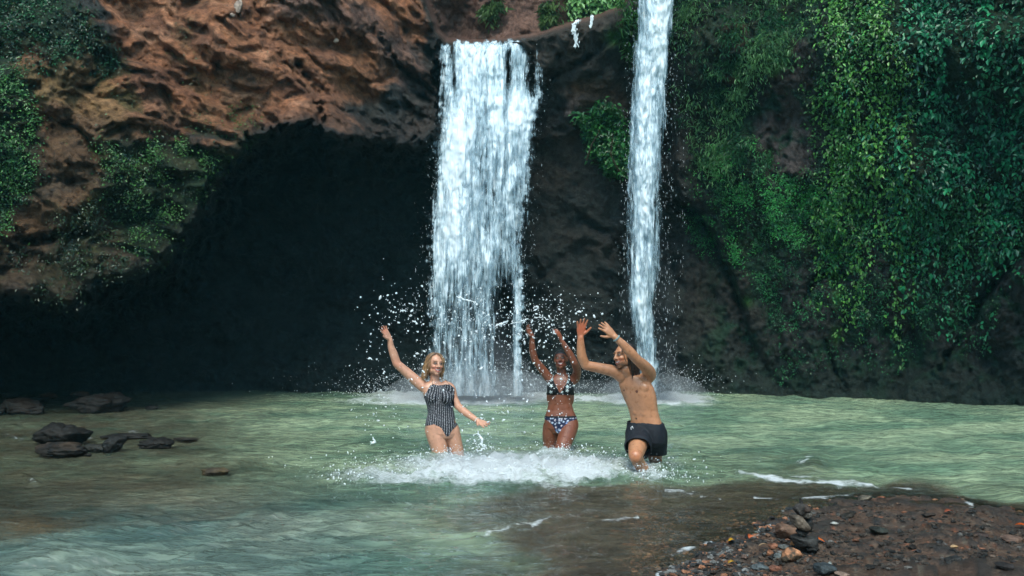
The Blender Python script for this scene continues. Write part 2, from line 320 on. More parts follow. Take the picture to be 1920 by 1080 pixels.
# ================================================================ plants
def leaves(name, pos, size, nrm, cols, parent=None, aspect=.55, mat=LEAF, droop=.5, jit=.8):
    """folded leaves: six vertices and two quads each"""
    n = len(pos); t = RNG.normal(size=(n, 3))*jit; nn = nrm+t*.6; nn /= np.linalg.norm(nn, axis=1)[:, None]+1e-9
    ax = RNG.normal(size=(n, 3))*jit+np.array((0, 0, -droop*2)); ax -= (ax*nn).sum(1)[:, None]*nn; ax /= np.linalg.norm(ax, axis=1)[:, None]+1e-9
    sd_ = np.cross(nn, ax); L = size[:, None]; W = L*aspect; f = nn*L*.12
    A = pos; B1 = pos+ax*L*.35+sd_*W*.5+f; B2 = pos+ax*L*.35-sd_*W*.5+f; C1 = pos+ax*L*.7+sd_*W*.36+f*.6; C2 = pos+ax*L*.7-sd_*W*.36+f*.6; T = pos+ax*L-nn*L*.1; Mi = pos+ax*L*.5
    V_ = np.stack([A, B1, C1, T, C2, B2], 1).reshape(-1, 3); b_ = np.arange(n)*6
    Q_ = np.concatenate([np.stack([b_, b_+1, b_+2, b_+3], 1), np.stack([b_, b_+3, b_+4, b_+5], 1)])
    return mesh_np(name, V_, Q_, mat, parent, col=np.repeat(cols, 6, 0), smooth=False)
gn = np.cross(np.gradient(PG, axis=1), np.gradient(PG, axis=0)); gn /= np.linalg.norm(gn, axis=2)[..., None]+1e-9
gn = np.where((gn[..., 1] > 0)[..., None], -gn, gn)
du = np.gradient(us)[None, :]*np.gradient(vs)[:, None]
def scatter(dens, n):
    w_ = (dens*du).ravel(); w_ = w_/w_.sum(); i = RNG.choice(w_.size, n, p=w_); return i
def cover(name, dens, n, size, ca, cb, label, cat, out=.18, aspect=.55, droop=.5, jit=.8, kind='stuff', light=None, parent=None):
    i = scatter(dens, n); P = PG.reshape(-1, 3)[i]; nn = gn.reshape(-1, 3)[i]
    cl = fbm(P[:, 0]*2.3+7, P[:, 1]*2, P[:, 2]*1.9, 3)
    P = P+nn*(RNG.random(n)*out*np.clip(1+1.6*cl, .15, 2.2))[:, None]+RNG.normal(size=(n, 3))*.03+np.array((0, -.02, 0))
    s_ = size*(.45+.9*RNG.random(n)**1.5); k = np.clip(.5+1.3*cl+.35*RNG.normal(size=n), 0, 1)[:, None]
    c_ = np.array(ca)*(1-k)+np.array(cb)*k
    if light is not None: c_ = light(P, c_)
    c_ = c_*(.75+.5*RNG.random((n, 1)))
    nn = nn*.7+np.array((0, -.35, .75)); o = leaves(name, P, s_, nn, c_, parent, aspect, droop=droop, jit=jit)
    if kind: tag(o, label, cat, kind=kind)
    return o
u_f, v_f = U, V
band = sstep(1730, 1600, U+vn*70)
clump = sstep(-.3, .35, vn2+.5*vn)**1.6
def vines(name, starts, n, per, size, ca, cb, label, length=(60, 260), out=.16):
    """strings of leaves hanging down the face of the cliff"""
    i = scatter(starts, n); su, sv = U.ravel()[i], V.ravel()[i]; L = RNG.uniform(*length, n); t = RNG.random((n, per)); ph = RNG.uniform(0, 6.3, (n, 1))
    vv_ = sv[:, None]+t*L[:, None]; uu = su[:, None]+5*np.sin(t*5+ph)+RNG.normal(size=(n, per))*3.2+t*RNG.normal(size=(n, 1))*10
    ii = np.clip(np.searchsorted(us, uu), 0, len(us)-1); jj = np.clip(np.searchsorted(vs, vv_), 0, len(vs)-1); k = (t*0+(V_ALL[jj, ii] > .12)).ravel() > 0
    P = PG[jj, ii]; nn = gn[jj, ii]; off = RNG.uniform(.02, out, (n, 1))
    P = P+nn*(off*(.35+.65*np.sin(t*3))+RNG.normal(size=(n, per))*.02)[..., None]; sh_ = RNG.random((n, 1)); k2 = np.clip(sh_*.8+.25*RNG.normal(size=(n, per)), 0, 1)[..., None]
    c_ = (np.array(ca)*(1-k2)+np.array(cb)*k2)*(.7+.6*RNG.random((n, per, 1))); s_ = size*(.5+.8*RNG.random((n, per)))*(.65+.6*RNG.random((n, 1)))
    P, nn, c_, s_ = P.reshape(-1, 3)[k], nn.reshape(-1, 3)[k], c_.reshape(-1, 3)[k], s_.ravel()[k]
    nn = nn*.8+np.array((0, -.3, .6)); o = leaves(name, P, s_, nn, c_, droop=.8, jit=.6); tag(o, label, 'climbing plants', kind='stuff')
V_ALL = np.clip(V_DENSE+V_LOW+V_MID, 0, 1)
V_REST = right*patch([(1300, 380), (1400, 350), (1530, 340), (1900, 300), (1960, 420), (1800, 640), (1620, 680), (1440, 640), (1390, 560)], 30, 70)*(1-V_DENSE)
V_ALL = np.clip(V_ALL+V_REST, 0, 1)
cover('climbing_plants', V_DENSE*band*(.12+clump), 9000, .060, (.02, .08, .02), (.055, .23, .04), 'yellow-green leafy growth down the middle of the right cliff', 'climbing plants', out=.13)
cover('climbing_plants', V_DENSE*(1-band)*(.12+clump), 13000, .070, (.004, .045, .024), (.022, .16, .07), 'dark blue-green leafy curtain covering the far right of the cliff', 'climbing plants', out=.15)  # deep green of its own, darkened further in colour for the shade here
vines('hanging_vines', V_DENSE*band, 260, 55, .065, (.04, .13, .025), (.13, .36, .06), 'light yellow-green vines trailing down the middle of the right cliff')
vines('hanging_vines', V_DENSE*(1-band), 330, 60, .085, (.008, .075, .04), (.022, .25, .095), 'deep green vines trailing down the far right of the cliff')
vines('hanging_vines', V_DENSE*sstep(440, 360, V)*sstep(300, 380, V), 150, 50, .055, (.008, .07, .02), (.03, .19, .045), 'bright green trailing ends of the vines low on the right cliff', (60, 150))
cover('cliff_moss', V_REST*(.05+clump), 10000, .036, (.006, .055, .022), (.02, .17, .05), 'small dark emerald creepers spread over the lower right cliff', 'moss', out=.07)
cover('creeping_plants', V_LOW*(.1+clump), 15000, .034, (.008, .09, .02), (.045, .30, .055), 'bright green low creepers on the rock right of the narrow waterfall', 'creepers', out=.07)
cover('hanging_grass', V_MID*(.05+clump), 9000, .09, (.014, .08, .03), (.10, .23, .08), 'pale straggly grass and ferns at the top beside the narrow waterfall', 'grass', out=.18, aspect=.18, droop=1.0)
cover('cliff_moss', right*np.clip(moss, 0, 1)*(1-V_DENSE)*sstep(.0, .4, vn2)*sstep(660, 600, V), 14000, .035, (.012, .06, .02), (.03, .13, .03), 'sparse dark green moss on the lower right cliff', 'moss', out=.04)
cover('creeping_plants', V_L1*(.2+clump), 8000, .045, (.005, .030, .014), (.02, .10, .03), 'dark green plants in the upper left corner of the cliff', 'creepers', out=.15)
cover('creeping_plants', V_L2*(.2+clump), 7000, .042, (.01, .06, .02), (.08, .22, .05), 'green plants down the left edge of the cliff', 'creepers', out=.15)
cover('creeping_plants', V_L3*(.06+clump), 5500, .036, (.004, .030, .012), (.07, .19, .035), 'small leafy creepers hanging at the mouth of the cave', 'creepers', out=.2)
cover('cliff_moss', V_L4*(.1+clump), 2200, .04, (.008, .025, .010), (.03, .06, .02), 'dark moss under the lower left overhang', 'moss', out=.12)
cover('cliff_moss', left*sstep(.1, .5, vn)*sstep(560, 300, U)*sstep(-10, 20, sdf(U, V, OVER)), 6000, .035, (.03, .06, .015), (.08, .11, .03), 'thin olive moss on the brown left overhang', 'moss', out=.03)
sh = empty('shrub', at(1135, 300, 16.3)); tag(sh, 'green bush growing on the bare rock between the two waterfalls', 'bush')
i = scatter(V_SH, 4200); P = PG.reshape(-1, 3)[i]; n_ = len(P)
P = P+np.array((0, -1, .15))*(RNG.random(n_)**.7*.45)[:, None]+RNG.normal(size=(n_, 3))*.05
k = RNG.random((n_, 1)); leaves('foliage', P, .05+.07*RNG.random(n_), np.tile((0, -.6, .8), (n_, 1)), np.array((.012, .07, .02))*(1-k)+np.array((.045, .19, .04))*k, sh)
cover('hanging_grass', V_T*1., 900, .12, (.02, .09, .02), (.06, .18, .04), 'tuft of green grass on the ledge left of the narrow waterfall', 'grass', aspect=.15, droop=.9)
def tube(pts, rad, n=6):
    pts = [Vector(p) for p in pts]; V_ = []; Q_ = []
    up = Vector((.3, .9, .2))
    for i, p in enumerate(pts):
        d = (pts[min(i+1, len(pts)-1)]-pts[max(i-1, 0)]).normalized(); s = d.cross(up)
        s = s.normalized() if s.length > 1e-4 else Vector((1, 0, 0)); t = d.cross(s); r = rad[i] if hasattr(rad, '__len__') else rad
        for k in range(n): a = 2*math.pi*k/n; V_.append(p+(s*math.cos(a)+t*math.sin(a))*r)
        if i: Q_ += [((i-1)*n+k, (i-1)*n+(k+1) % n, i*n+(k+1) % n, i*n+k) for k in range(n)]
    return np.array(V_), np.array(Q_)
def merge(parts):
    V_ = []; Q_ = []; o = 0
    for v, q in parts: V_.append(np.asarray(v)); Q_.append(np.asarray(q)+o); o += len(v)
    return np.concatenate(V_), np.concatenate(Q_)
v_, q_ = merge([tube([at(1100, 300, 16.4), at(1110, 270, 16.1), at(1125, 245, 15.9)], [.02, .014, .005]), tube([at(1160, 320, 16.4), at(1145, 290, 16.1), at(1150, 250, 15.8)], [.02, .014, .005])])
mesh_np('stem', v_, q_, STONE, sh, col=np.tile((.08, .06, .04), (len(v_), 1)))
# distant tree in the notch above the lip, sunlit brightness painted into its leaves
tr = empty('tree', at(1120, 60, 24)); tag(tr, 'bright green tree glimpsed in the notch above the waterfalls', 'tree')
n_ = 9000; base = atw(1120+RNG.normal(size=n_)*55, -25+RNG.normal(size=n_)*40, 22+RNG.random(n_)*2.0); k = RNG.random((n_, 1))
leaves('crown', base, (.07+.09*RNG.random(n_)), np.tile((0, -.7, .7), (n_, 1)), np.array((.16, .42, .12))*(1-k)+np.array((.42, .75, .32))*k, tr)
v_, q_ = merge([tube([at(1125, 40, 23.6), at(1122, 0, 23.6), at(1135, -60, 23.4)], [.14, .11, .07]), tube([at(1122, 0, 23.6), at(1090, -40, 23.3)], [.07, .03])]); mesh_np('trunk', v_, q_, STONE, tr, col=np.tile((.10, .08, .05), (len(v_), 1)))
for (g, lab) in ((((935, 0), (905, 25), (915, 45), (950, 10)), 'wispy green plants hanging in the gorge above the main waterfall, left clump'), (((1015, 0), (1045, 10), (1040, 45), (1020, 55)), 'tuft of ferns hanging above the right end of the main waterfall lip')):
    dn = sstep(-6, 8, sdf(U, V, list(g))+vn2*6); cover('fern', dn, 420, .22, (.06, .13, .04), (.16, .26, .10), lab, 'fern', out=.2, aspect=.16, droop=.8, kind='stuff')
# ================================================================ river bed, bank and water
# depth of the water below the surface (negative: dry bank), authored at places on the river and interpolated
SH = [(-300,745,.05),(0,748,.06),(100,750,.05),(200,755,.10),(330,745,.14),(450,745,.30),(600,745,.8),(-200,800,.10),(0,790,.12),(150,790,.12),(300,790,.20),(450,780,.45),(600,790,.8),
 (0,830,.10),(120,830,.08),(220,830,.10),(330,840,.14),(470,840,.40),(600,860,.6),(0,890,.12),(150,900,.14),(300,900,.16),(420,880,.18),(520,900,.35),(0,950,.07),(150,950,.12),(60,985,.06),(0,1000,.08),
 (250,950,.30),(400,940,.35),(150,1020,.45),(0,1060,.5),(300,1020,.5),(500,1000,.5),(700,950,.42),(700,1050,.5),(500,1200,.6),(0,1200,.6),(800,920,.5),(900,980,.20),(930,1060,.24),(820,1020,.38),
 (1000,950,.15),(1100,940,.12),(1200,940,.14),(1050,1010,.12),(1150,1040,.09),(1250,1000,.08),(1350,970,.08),(1300,935,.15),(1400,930,.12),(1050,1120,.12),(1200,1100,.05),
 (1450,950,.06),(1550,925,.08),(1700,920,.08),(1500,880,.25),(1400,880,.35),(1650,880,.7),(1600,905,.3),(1300,880,.5),(1200,880,.55),(1050,870,.6),(850,870,.6),(900,800,1.),(1200,800,1.),(1500,800,1.),(1800,800,1.2),(1800,880,1.),(1850,925,.35),(1920,930,.4),(2100,960,.4),(1920,880,1.),(2200,850,1.2),(900,745,1.),(1300,745,1.),(1700,760,1.2),
 (1190,1078,.04),(1280,1040,.04),(1355,1000,.04),(1415,970,.05),(1500,940,.05),(1270,1078,.0),(1330,1048,.0),(1400,1008,.0),(1450,985,.0),(1510,958,.0),(1600,940,.0),(1700,934,.0),(1800,940,.0),(1860,956,.0),(1925,980,.0),(2100,1040,.0),
 (1380,1070,-.03),(1450,1030,-.05),(1520,1000,-.06),(1600,980,-.06),(1700,970,-.05),(1800,980,-.06),(1500,1060,-.08),(1650,1040,-.09),(1800,1040,-.11),(1900,1040,-.08),(1600,1150,-.14),(1900,1150,-.18),(1400,1150,-.10),(2100,1150,-.15),(2200,1300,-.3),(1500,1400,-.3),(1000,1400,.0),(300,1400,.6)]
SHA = np.array(SH)
def wq(u, v): return u/1.9, 900*np.log((v-598.)/100.)      # a plane where near and far stretches weigh alike
_sx, _sy = wq(SHA[:, 0], SHA[:, 1])
def depth_at(u, v):
    a, b = wq(u, np.maximum(v, 700)); num = 0; den = 0
    for x, y, d in zip(_sx, _sy, SHA[:, 2]):
        w_ = 1/(((a-x)**2+(b-y)**2)/900.+.35)**2.2; num = num+w_*d; den = den+w_
    return num/den
ub = axis(-60, 1980, 4, -1500, 3400); vb = np.concatenate([np.arange(712, 860, 2.), np.arange(860, 1100, 3.), np.geomspace(1100, 4200, 60)])
UB, VB = np.meshgrid(ub, vb); G0 = onwater(UB, VB); dep = depth_at(UB, VB)
bxx, byy = G0[..., 0], G0[..., 1]
nb = .018*fbm(bxx*3.1, byy*3.1, 7.7, 4)+.035*fbm(G0[..., 0]*1.3, G0[..., 1]*1.3, 1.1, 4)+.012*ridged(G0[..., 0]*5, G0[..., 1]*5, .3, 4)+.006*fbm(G0[..., 0]*22, G0[..., 1]*22, .5, 3)
bankk = sstep(.12, -.02, dep)
bz = -dep+nb*(.35+.65*sstep(.02, .2, np.abs(dep)))*np.where(dep < .15, .8, 1)
BP = G0.copy(); BP[..., 2] = bz
bx, by = G0[..., 0], G0[..., 1]
w1, w2, wc = worley(bx*9, by*9, bx*0+.4); x1, x2, xc = worley(bx*22+3, by*22, bx*0+.4)
BP[..., 2] += .022*sstep(.12, .4, fbm(bx*5, by*5, 3.2, 5))+(.016*(.55-np.clip(w1, 0, .6))*sstep(.45, .6, wc)+.008*(.5-np.clip(x1, 0, .6)))*1.0
bc = np.zeros(UB.shape+(3,))+np.array((.105, .060, .038)); nn_ = fbm(bx*3, by*3, .2, 4)
bc = mixc(bc, sstep(-.1, .5, nn_), (.075, .052, .040)); bc = mixc(bc, sstep(.55, .75, wc)*sstep(.5, .3, w1), (.035, .033, .032)); bc = mixc(bc, (xc > .82)*1.*sstep(.45, .3, x1), (.26, .10, .05)); bc = mixc(bc, (xc < .12)*1.*sstep(.45, .3, x1), (.20, .17, .13))
dm = fbm(bx*5, by*5, 3.2, 5); bc = mixc(bc, sstep(.12, .38, dm)*.85, (.030, .027, .024)); bc = mixc(bc, sstep(.2, .5, fbm(bx*9, by*9, 5.2, 4))*.5, (.17, .115, .08))
left_s = sstep(620, 450, UB)*sstep(.3, .15, dep); bc = mixc(bc, left_s*.7, (.12, .072, .04)); og = left_s*np.exp(-((UB-90)/110.)**2-((VB-975)/24.)**2); bc = mixc(bc, np.clip(og*1.3, 0, 1), (.40, .17, .04))
bc = mixc(bc, sstep(.02, -.01, dep)*sstep(-.035, .0, dep)*.45, (.05, .035, .028))
def m_bed():
    s = N('sand and gravel'); c = s.attr('Col').outputs['Color']; n1 = s.noise(45, 5, .7); n2 = s.noise(160, 3, .7); n3 = s.noise(6, 5, .6)
    c2 = s.mix(s.ramp(n1, .35, .65), s.mix(1, c, rgb(.5, .48, .46), 'MULTIPLY'), s.mix(1, c, rgb(1.35, 1.3, 1.25), 'MULTIPLY'))
    c2 = s.mix(s.ramp(n2, .4, .7), s.mix(1, c2, rgb(.6, .6, .6), 'MULTIPLY'), c2)
    return s.done(s.pbr(c2, s.ramp(n3, .35, .65, .35, .75), s.bump(s.math('ADD', n1, s.math('MULTIPLY', n2, .6)), .8, .02), .4))
BED = m_bed()
tag(mesh_np('river_bed', BP.reshape(-1, 3), grid_quads(*UB.shape), BED, col=bc.reshape(-1, 3)), kind='structure')
# ---- the water surface
FOAM = [(880, 744, 170, 14, 2.6, 0), (840, 752, 215, 9, 1.6, 0), (1230, 748, 95, 12, 2.4, 0), (1270, 755, 120, 8, 1.0, 0), (1100, 749, 110, 8, 1.3, 0), (1080, 756, 50, 4, .5, 0), (700, 748, 50, 4, .55, 0),
        (970, 876, 260, 24, 1.5, 0), (870, 898, 250, 17, 1.25, 0), (760, 880, 130, 17, .7, 0), (1120, 872, 120, 20, .85, 0), (1080, 890, 130, 17, 1.2, 0), (1210, 888, 50, 12, 1.1, 0), (1215, 884, 22, 6, 1.2, 0), (850, 852, 55, 7, .9, 0), (690, 890, 40, 7, .8, 0), (1055, 846, 40, 6, .9, 0), (1100, 850, 90, 9, .55, 0), (780, 862, 80, 8, .55, 0), (960, 850, 120, 10, .6, 0),
        (1522, 873, 22, 7, 1.9, 0), (1495, 866, 30, 3, .9, 0), (640, 900, 110, 13, .7, 0), (900, 915, 280, 9, .6, 0), (1250, 872, 60, 12, .6, 0), (720, 860, 70, 8, .6, 0), (1140, 905, 120, 8, .45, 0),
        (225, 963, 10, 3, .7, 0), (25, 820, 14, 2, .9, 0), (255, 813, 14, 2, .9, 0), (170, 825, 14, 2, .8, 0), (60, 905, 8, 4, .9, 0), (35, 922, 10, 3, .9, 0), (345, 822, 25, 3, .4, 0), (100, 1050, 60, 20, .12, 0)]
FLINE = [([(1385, 889), (1430, 899), (1500, 906), (1570, 909), (1635, 910)], 5, 1.25), ([(1470, 893), (1530, 895), (1600, 905)], 6, .8), ([(1635, 911), (1700, 916), (1720, 920)], 3, .9), ([(1415, 934), (1480, 938), (1540, 936), (1600, 929)], 2.6, 1.15), ([(1315, 932), (1355, 939)], 3, .95), ([(1245, 920), (1280, 922)], 2.5, .9),
         ([(895, 1012), (950, 993), (1005, 985)], 3.5, .95), ([(1000, 988), (1035, 972)], 4, 1.1), ([(1115, 978), (1160, 975), (1200, 969)], 3, .9), ([(1262, 1040), (1300, 1030), (1338, 1020)], 4.5, 1.15), ([(1385, 1013), (1430, 995), (1465, 982)], 4, 1.2), ([(1800, 938), (1825, 945)], 3, 1.2), ([(1810, 955), (1840, 960)], 1.6, .9), ([(1895, 965), (1925, 980)], 4, .9), ([(870, 920), (960, 918), (1040, 925)], 3, .6), ([(1170, 905), (1240, 915), (1300, 928)], 2.5, .55), ([(1465, 958), (1490, 952)], 3, .9), ([(1235, 1078), (1275, 1068)], 6, 1.2), ([(1280, 930), (1300, 925)], 2, .7)]
uw = axis(-40, 1960, 3, -1400, 3300); vw = np.concatenate([np.arange(716, 800, 1.25), np.arange(800, 1100, 2.5), np.geomspace(1100, 3900, 60)])
UW, VW = np.meshgrid(uw, vw); W0 = onwater(UW, VW); wx, wy = W0[..., 0], W0[..., 1]; wd = depth_at(UW, VW)
wn = fbm(wx*2.3, wy*2.3, .6, 4); wn2 = fbm(wx*7, wy*9, 2.6, 4)
uf = UW+wn*22; vf = VW+wn*(4+9*sstep(780, 860, VW))+wn2*(2+3*sstep(780, 860, VW))
foam = 0
for (fu, fv, rx, ry, k, _) in FOAM: foam = np.maximum(foam, (.98 if 840 < fv < 900 and fu < 1300 else .82)*k*np.exp(-np.abs((uf-fu)/rx)**2.-np.abs((vf-fv)/ry)**2.))
brk = .55+.75*fbm(wx*6, wy*6, 9.1, 3)
for pts, wdt, k in FLINE: foam = np.maximum(foam, k*np.clip(.28+brk*1.0, .25, .98)*np.exp(-(seg_dist(UW+wn*8, VW+wn2*1.6, pts)/wdt)**2))
# long swells drawn out along the current
def rot(x, y, a): return x*math.cos(a)+y*math.sin(a), -x*math.sin(a)+y*math.cos(a)
fl = sstep(1100, 500, UW)*sstep(860, 980, VW)          # the outflow runs to the lower left
pa, pb = rot(wx, wy, .55); qa, qb = rot(wx, wy, .05)
wob = .25*fbm(wx*1.1, wy*1.1, 4.4, 2)
h1 = fbm(pa*1.6, pb*6+wob*3, .1, 4)*.032; h2 = fbm(qa*1.8, qb*4.8+wob*3, .7, 4)*.034; h3 = fbm(wx*5.5, wy*9, .9, 3)*.006
calm = .5+.5*sstep(.02, .25, wd)
wh = (h1*fl+h2*(1-fl))*calm+h3*calm
wh += .030*np.exp(-((UW-1520)/30)**2-((VW-878)/9)**2)*2.0
wh += .10*np.clip(foam, 0, 1)*sstep(790, 850, VW)*sstep(925, 900, VW)*.62*(.35+.9*fbm(wx*6, wy*6, 3.3, 4)+.35*ridged(wx*9, wy*9, 1.3, 3))*sstep(1350, 1250, UW)
wh += .028*np.exp(-(seg_dist(UW, VW, FLINE[0][0])/6)**2)+.05*np.clip(foam, 0, 1)*sstep(765, 748, VW)*(.4+fbm(wx*5, wy*5, 1.3, 3))
wh += .018*np.exp(-(seg_dist(UW, VW, FLINE[6][0]+FLINE[7][0][1:])/9)**2)
wh += .008*np.exp(-(seg_dist(UW, VW, FLINE[3][0])/5)**2)
wh += .05*np.exp(-((UW-110)/90)**2-((VW-1040)/26)**2)
murk = 1-np.exp(-np.clip(wd, 0, 2)*(2.6+2.4*sstep(1000, 700, UW)*sstep(930, 1000, VW)))
WP = W0.copy(); WP[..., 2] = wh
foam = np.clip(foam, 0, 1.9)
def m_water():
    s = N('water'); fa = s.attr('foam').outputs['Fac']; mk = s.attr('murk').outputs['Fac']; fl_ = s.attr('flow').outputs['Fac']
    co = s.coords((1, 1, 1)); cs = s.coords((2.2, 8, 1), (0, 0, .05)); cd = s.coords((2.2, 9, 1), (0, 0, -.55))
    na = s.noise(1.6, 5, .55, cs, .6); nb_ = s.noise(1.6, 5, .55, cd, .6); mixn = s.n('Mix', data_type='FLOAT'); s.set(mixn.inputs[0], fl_); s.set(mixn.inputs[2], na); s.set(mixn.inputs[3], nb_); nm = mixn.outputs[0]
    fine = s.noise(14, 4, .6, s.coords((.6, 1.3, 1)))
    nrm = s.bump(s.math('ADD', nm, s.math('MULTIPLY', fine, .12)), .8, .05)
    big = s.noise(.55, 3, .5, s.coords((1, 2, 1)))
    base = s.mix(s.ramp(big, .35, .65), rgb(.086, .146, .100), rgb(.19, .245, .16))
    base = s.mix(fl_, base, s.mix(s.ramp(big, .35, .65), rgb(.042, .078, .072), rgb(.115, .150, .125)))
    base = s.mix(s.attr('brown').outputs['Fac'], base, rgb(.125, .095, .065))
    base = s.mix(s.math('MULTIPLY', s.ramp(nm, .45, .60), .7), base, s.mix(1, base, rgb(2.0, 1.9, 1.8), 'MULTIPLY'))
    df = s.n('BsdfDiffuse'); s.t.links.new(base, df.inputs[0]); s.t.links.new(nrm, df.inputs[1])
    tr = s.n('BsdfTransparent'); s.set(tr.inputs[0], rgb(.80, .86, .82))
    m1 = s.n('MixShader'); s.set(m1.inputs[0], mk); s.t.links.new(tr.outputs[0], m1.inputs[1]); s.t.links.new(df.outputs[0], m1.inputs[2])
    gl = s.n('BsdfGlossy'); gl.inputs['Roughness'].default_value = .09; gl.inputs[0].default_value = rgb(.95, .97, 1); s.t.links.new(nrm, gl.inputs['Normal'])
    fr = s.n('Fresnel'); fr.inputs[0].default_value = 1.33; s.t.links.new(nrm, fr.inputs['Normal'])
    m2 = s.n('MixShader'); s.set(m2.inputs[0], s.math('MULTIPLY', fr.outputs[0], 1.0, clamp=True)); s.t.links.new(m1.outputs[0], m2.inputs[1]); s.t.links.new(gl.outputs[0], m2.inputs[2])
    f1 = s.noise(16, 8, .72, s.coords((.8, 1.5, 1)), .4); f2 = s.noise(55, 4, .7)
    fz = s.math('ADD', s.math('MULTIPLY', f1, .75), s.math('MULTIPLY', f2, .35))
    ff = s.ramp(s.math('ADD', s.math('MULTIPLY', fa, .62), s.math('SUBTRACT', fz, .95)), -.16, .34)
    wp = s.pbr(rgb(.84, .88, .90), .4, s.bump(s.math('ADD', f1, f2), .9, .05), .4)
    m3 = s.n('MixShader'); s.set(m3.inputs[0], ff); s.t.links.new(m2.outputs[0], m3.inputs[1]); s.t.links.new(wp, m3.inputs[2])
    return s.done(m3.outputs[0])
brown = sstep(640, 330, UW+wn*140+wn2*50)*sstep(1010, 925, VW+wn*50+wn2*14-(UW-200)*.12)*(.45+.45*wn)+.85*sstep(.32, .12, wd)*sstep(700, 950, UW)
tag(mesh_np('water', WP.reshape(-1, 3), grid_quads(*UW.shape), m_water(), attrs=dict(foam=foam, murk=np.clip(murk, 0, .97), flow=fl, brown=np.clip(brown, 0, 1))), kind='structure')
# ================================================================ waterfalls
def m_fall():
    s = N('falling water'); dn = s.attr('dens').outputs['Fac']; co1 = s.coords((5.5, 2, .85)); co2 = s.coords((17, 5, 1.7)); co3 = s.coords((50, 9, 5))
    sd_ = s.attr('seed').outputs['Fac']
    def nz(co, sc, det, r, di=0.):
        x = s.n('TexNoise', noise_dimensions='4D'); x.inputs['Scale'].default_value = sc; x.inputs['Detail'].default_value = det; x.inputs['Roughness'].default_value = r; x.inputs['Distortion'].default_value = di
        s.t.links.new(co, x.inputs['Vector']); s.t.links.new(sd_, x.inputs['W']); return x.outputs['Fac']
    a = nz(co1, 1, 4, .6, .8); b = nz(co2, 1, 4, .65, .5); c = nz(co3, 1, 3, .7)
    f = s.math('ADD', s.math('ADD', s.math('MULTIPLY', a, .85), s.math('MULTIPLY', b, .65)), s.math('MULTIPLY', c, .5))     # mean about 1
    al = s.ramp(s.math('ADD', s.math('SUBTRACT', f, 1.0), s.math('SUBTRACT', dn, .5)), -.03, .27)
    al = s.math('MULTIPLY', al, s.ramp(dn, -.35, .15))
    thick = s.ramp(s.math('ADD', s.math('SUBTRACT', f, 1.0), s.math('SUBTRACT', dn, .5)), .02, .42)
    wc_ = s.mix(thick, rgb(.36, .50, .58), rgb(.88, .93, .97)); p = s.pbr(wc_, .45, s.bump(f, .6, .05), .3); t = s.n('BsdfTranslucent'); s.t.links.new(wc_, t.inputs[0])
    m = s.n('MixShader'); m.inputs[0].default_value = .35; s.t.links.new(p, m.inputs[1]); s.t.links.new(t.outputs[0], m.inputs[2])
    tr = s.n('BsdfTransparent'); m2 = s.n('MixShader'); s.set(m2.inputs[0], s.math('MULTIPLY', al, .96)); s.t.links.new(tr.outputs[0], m2.inputs[1]); s.t.links.new(m.outputs[0], m2.inputs[2])
    return s.done(m2.outputs[0])
FALL = m_fall()
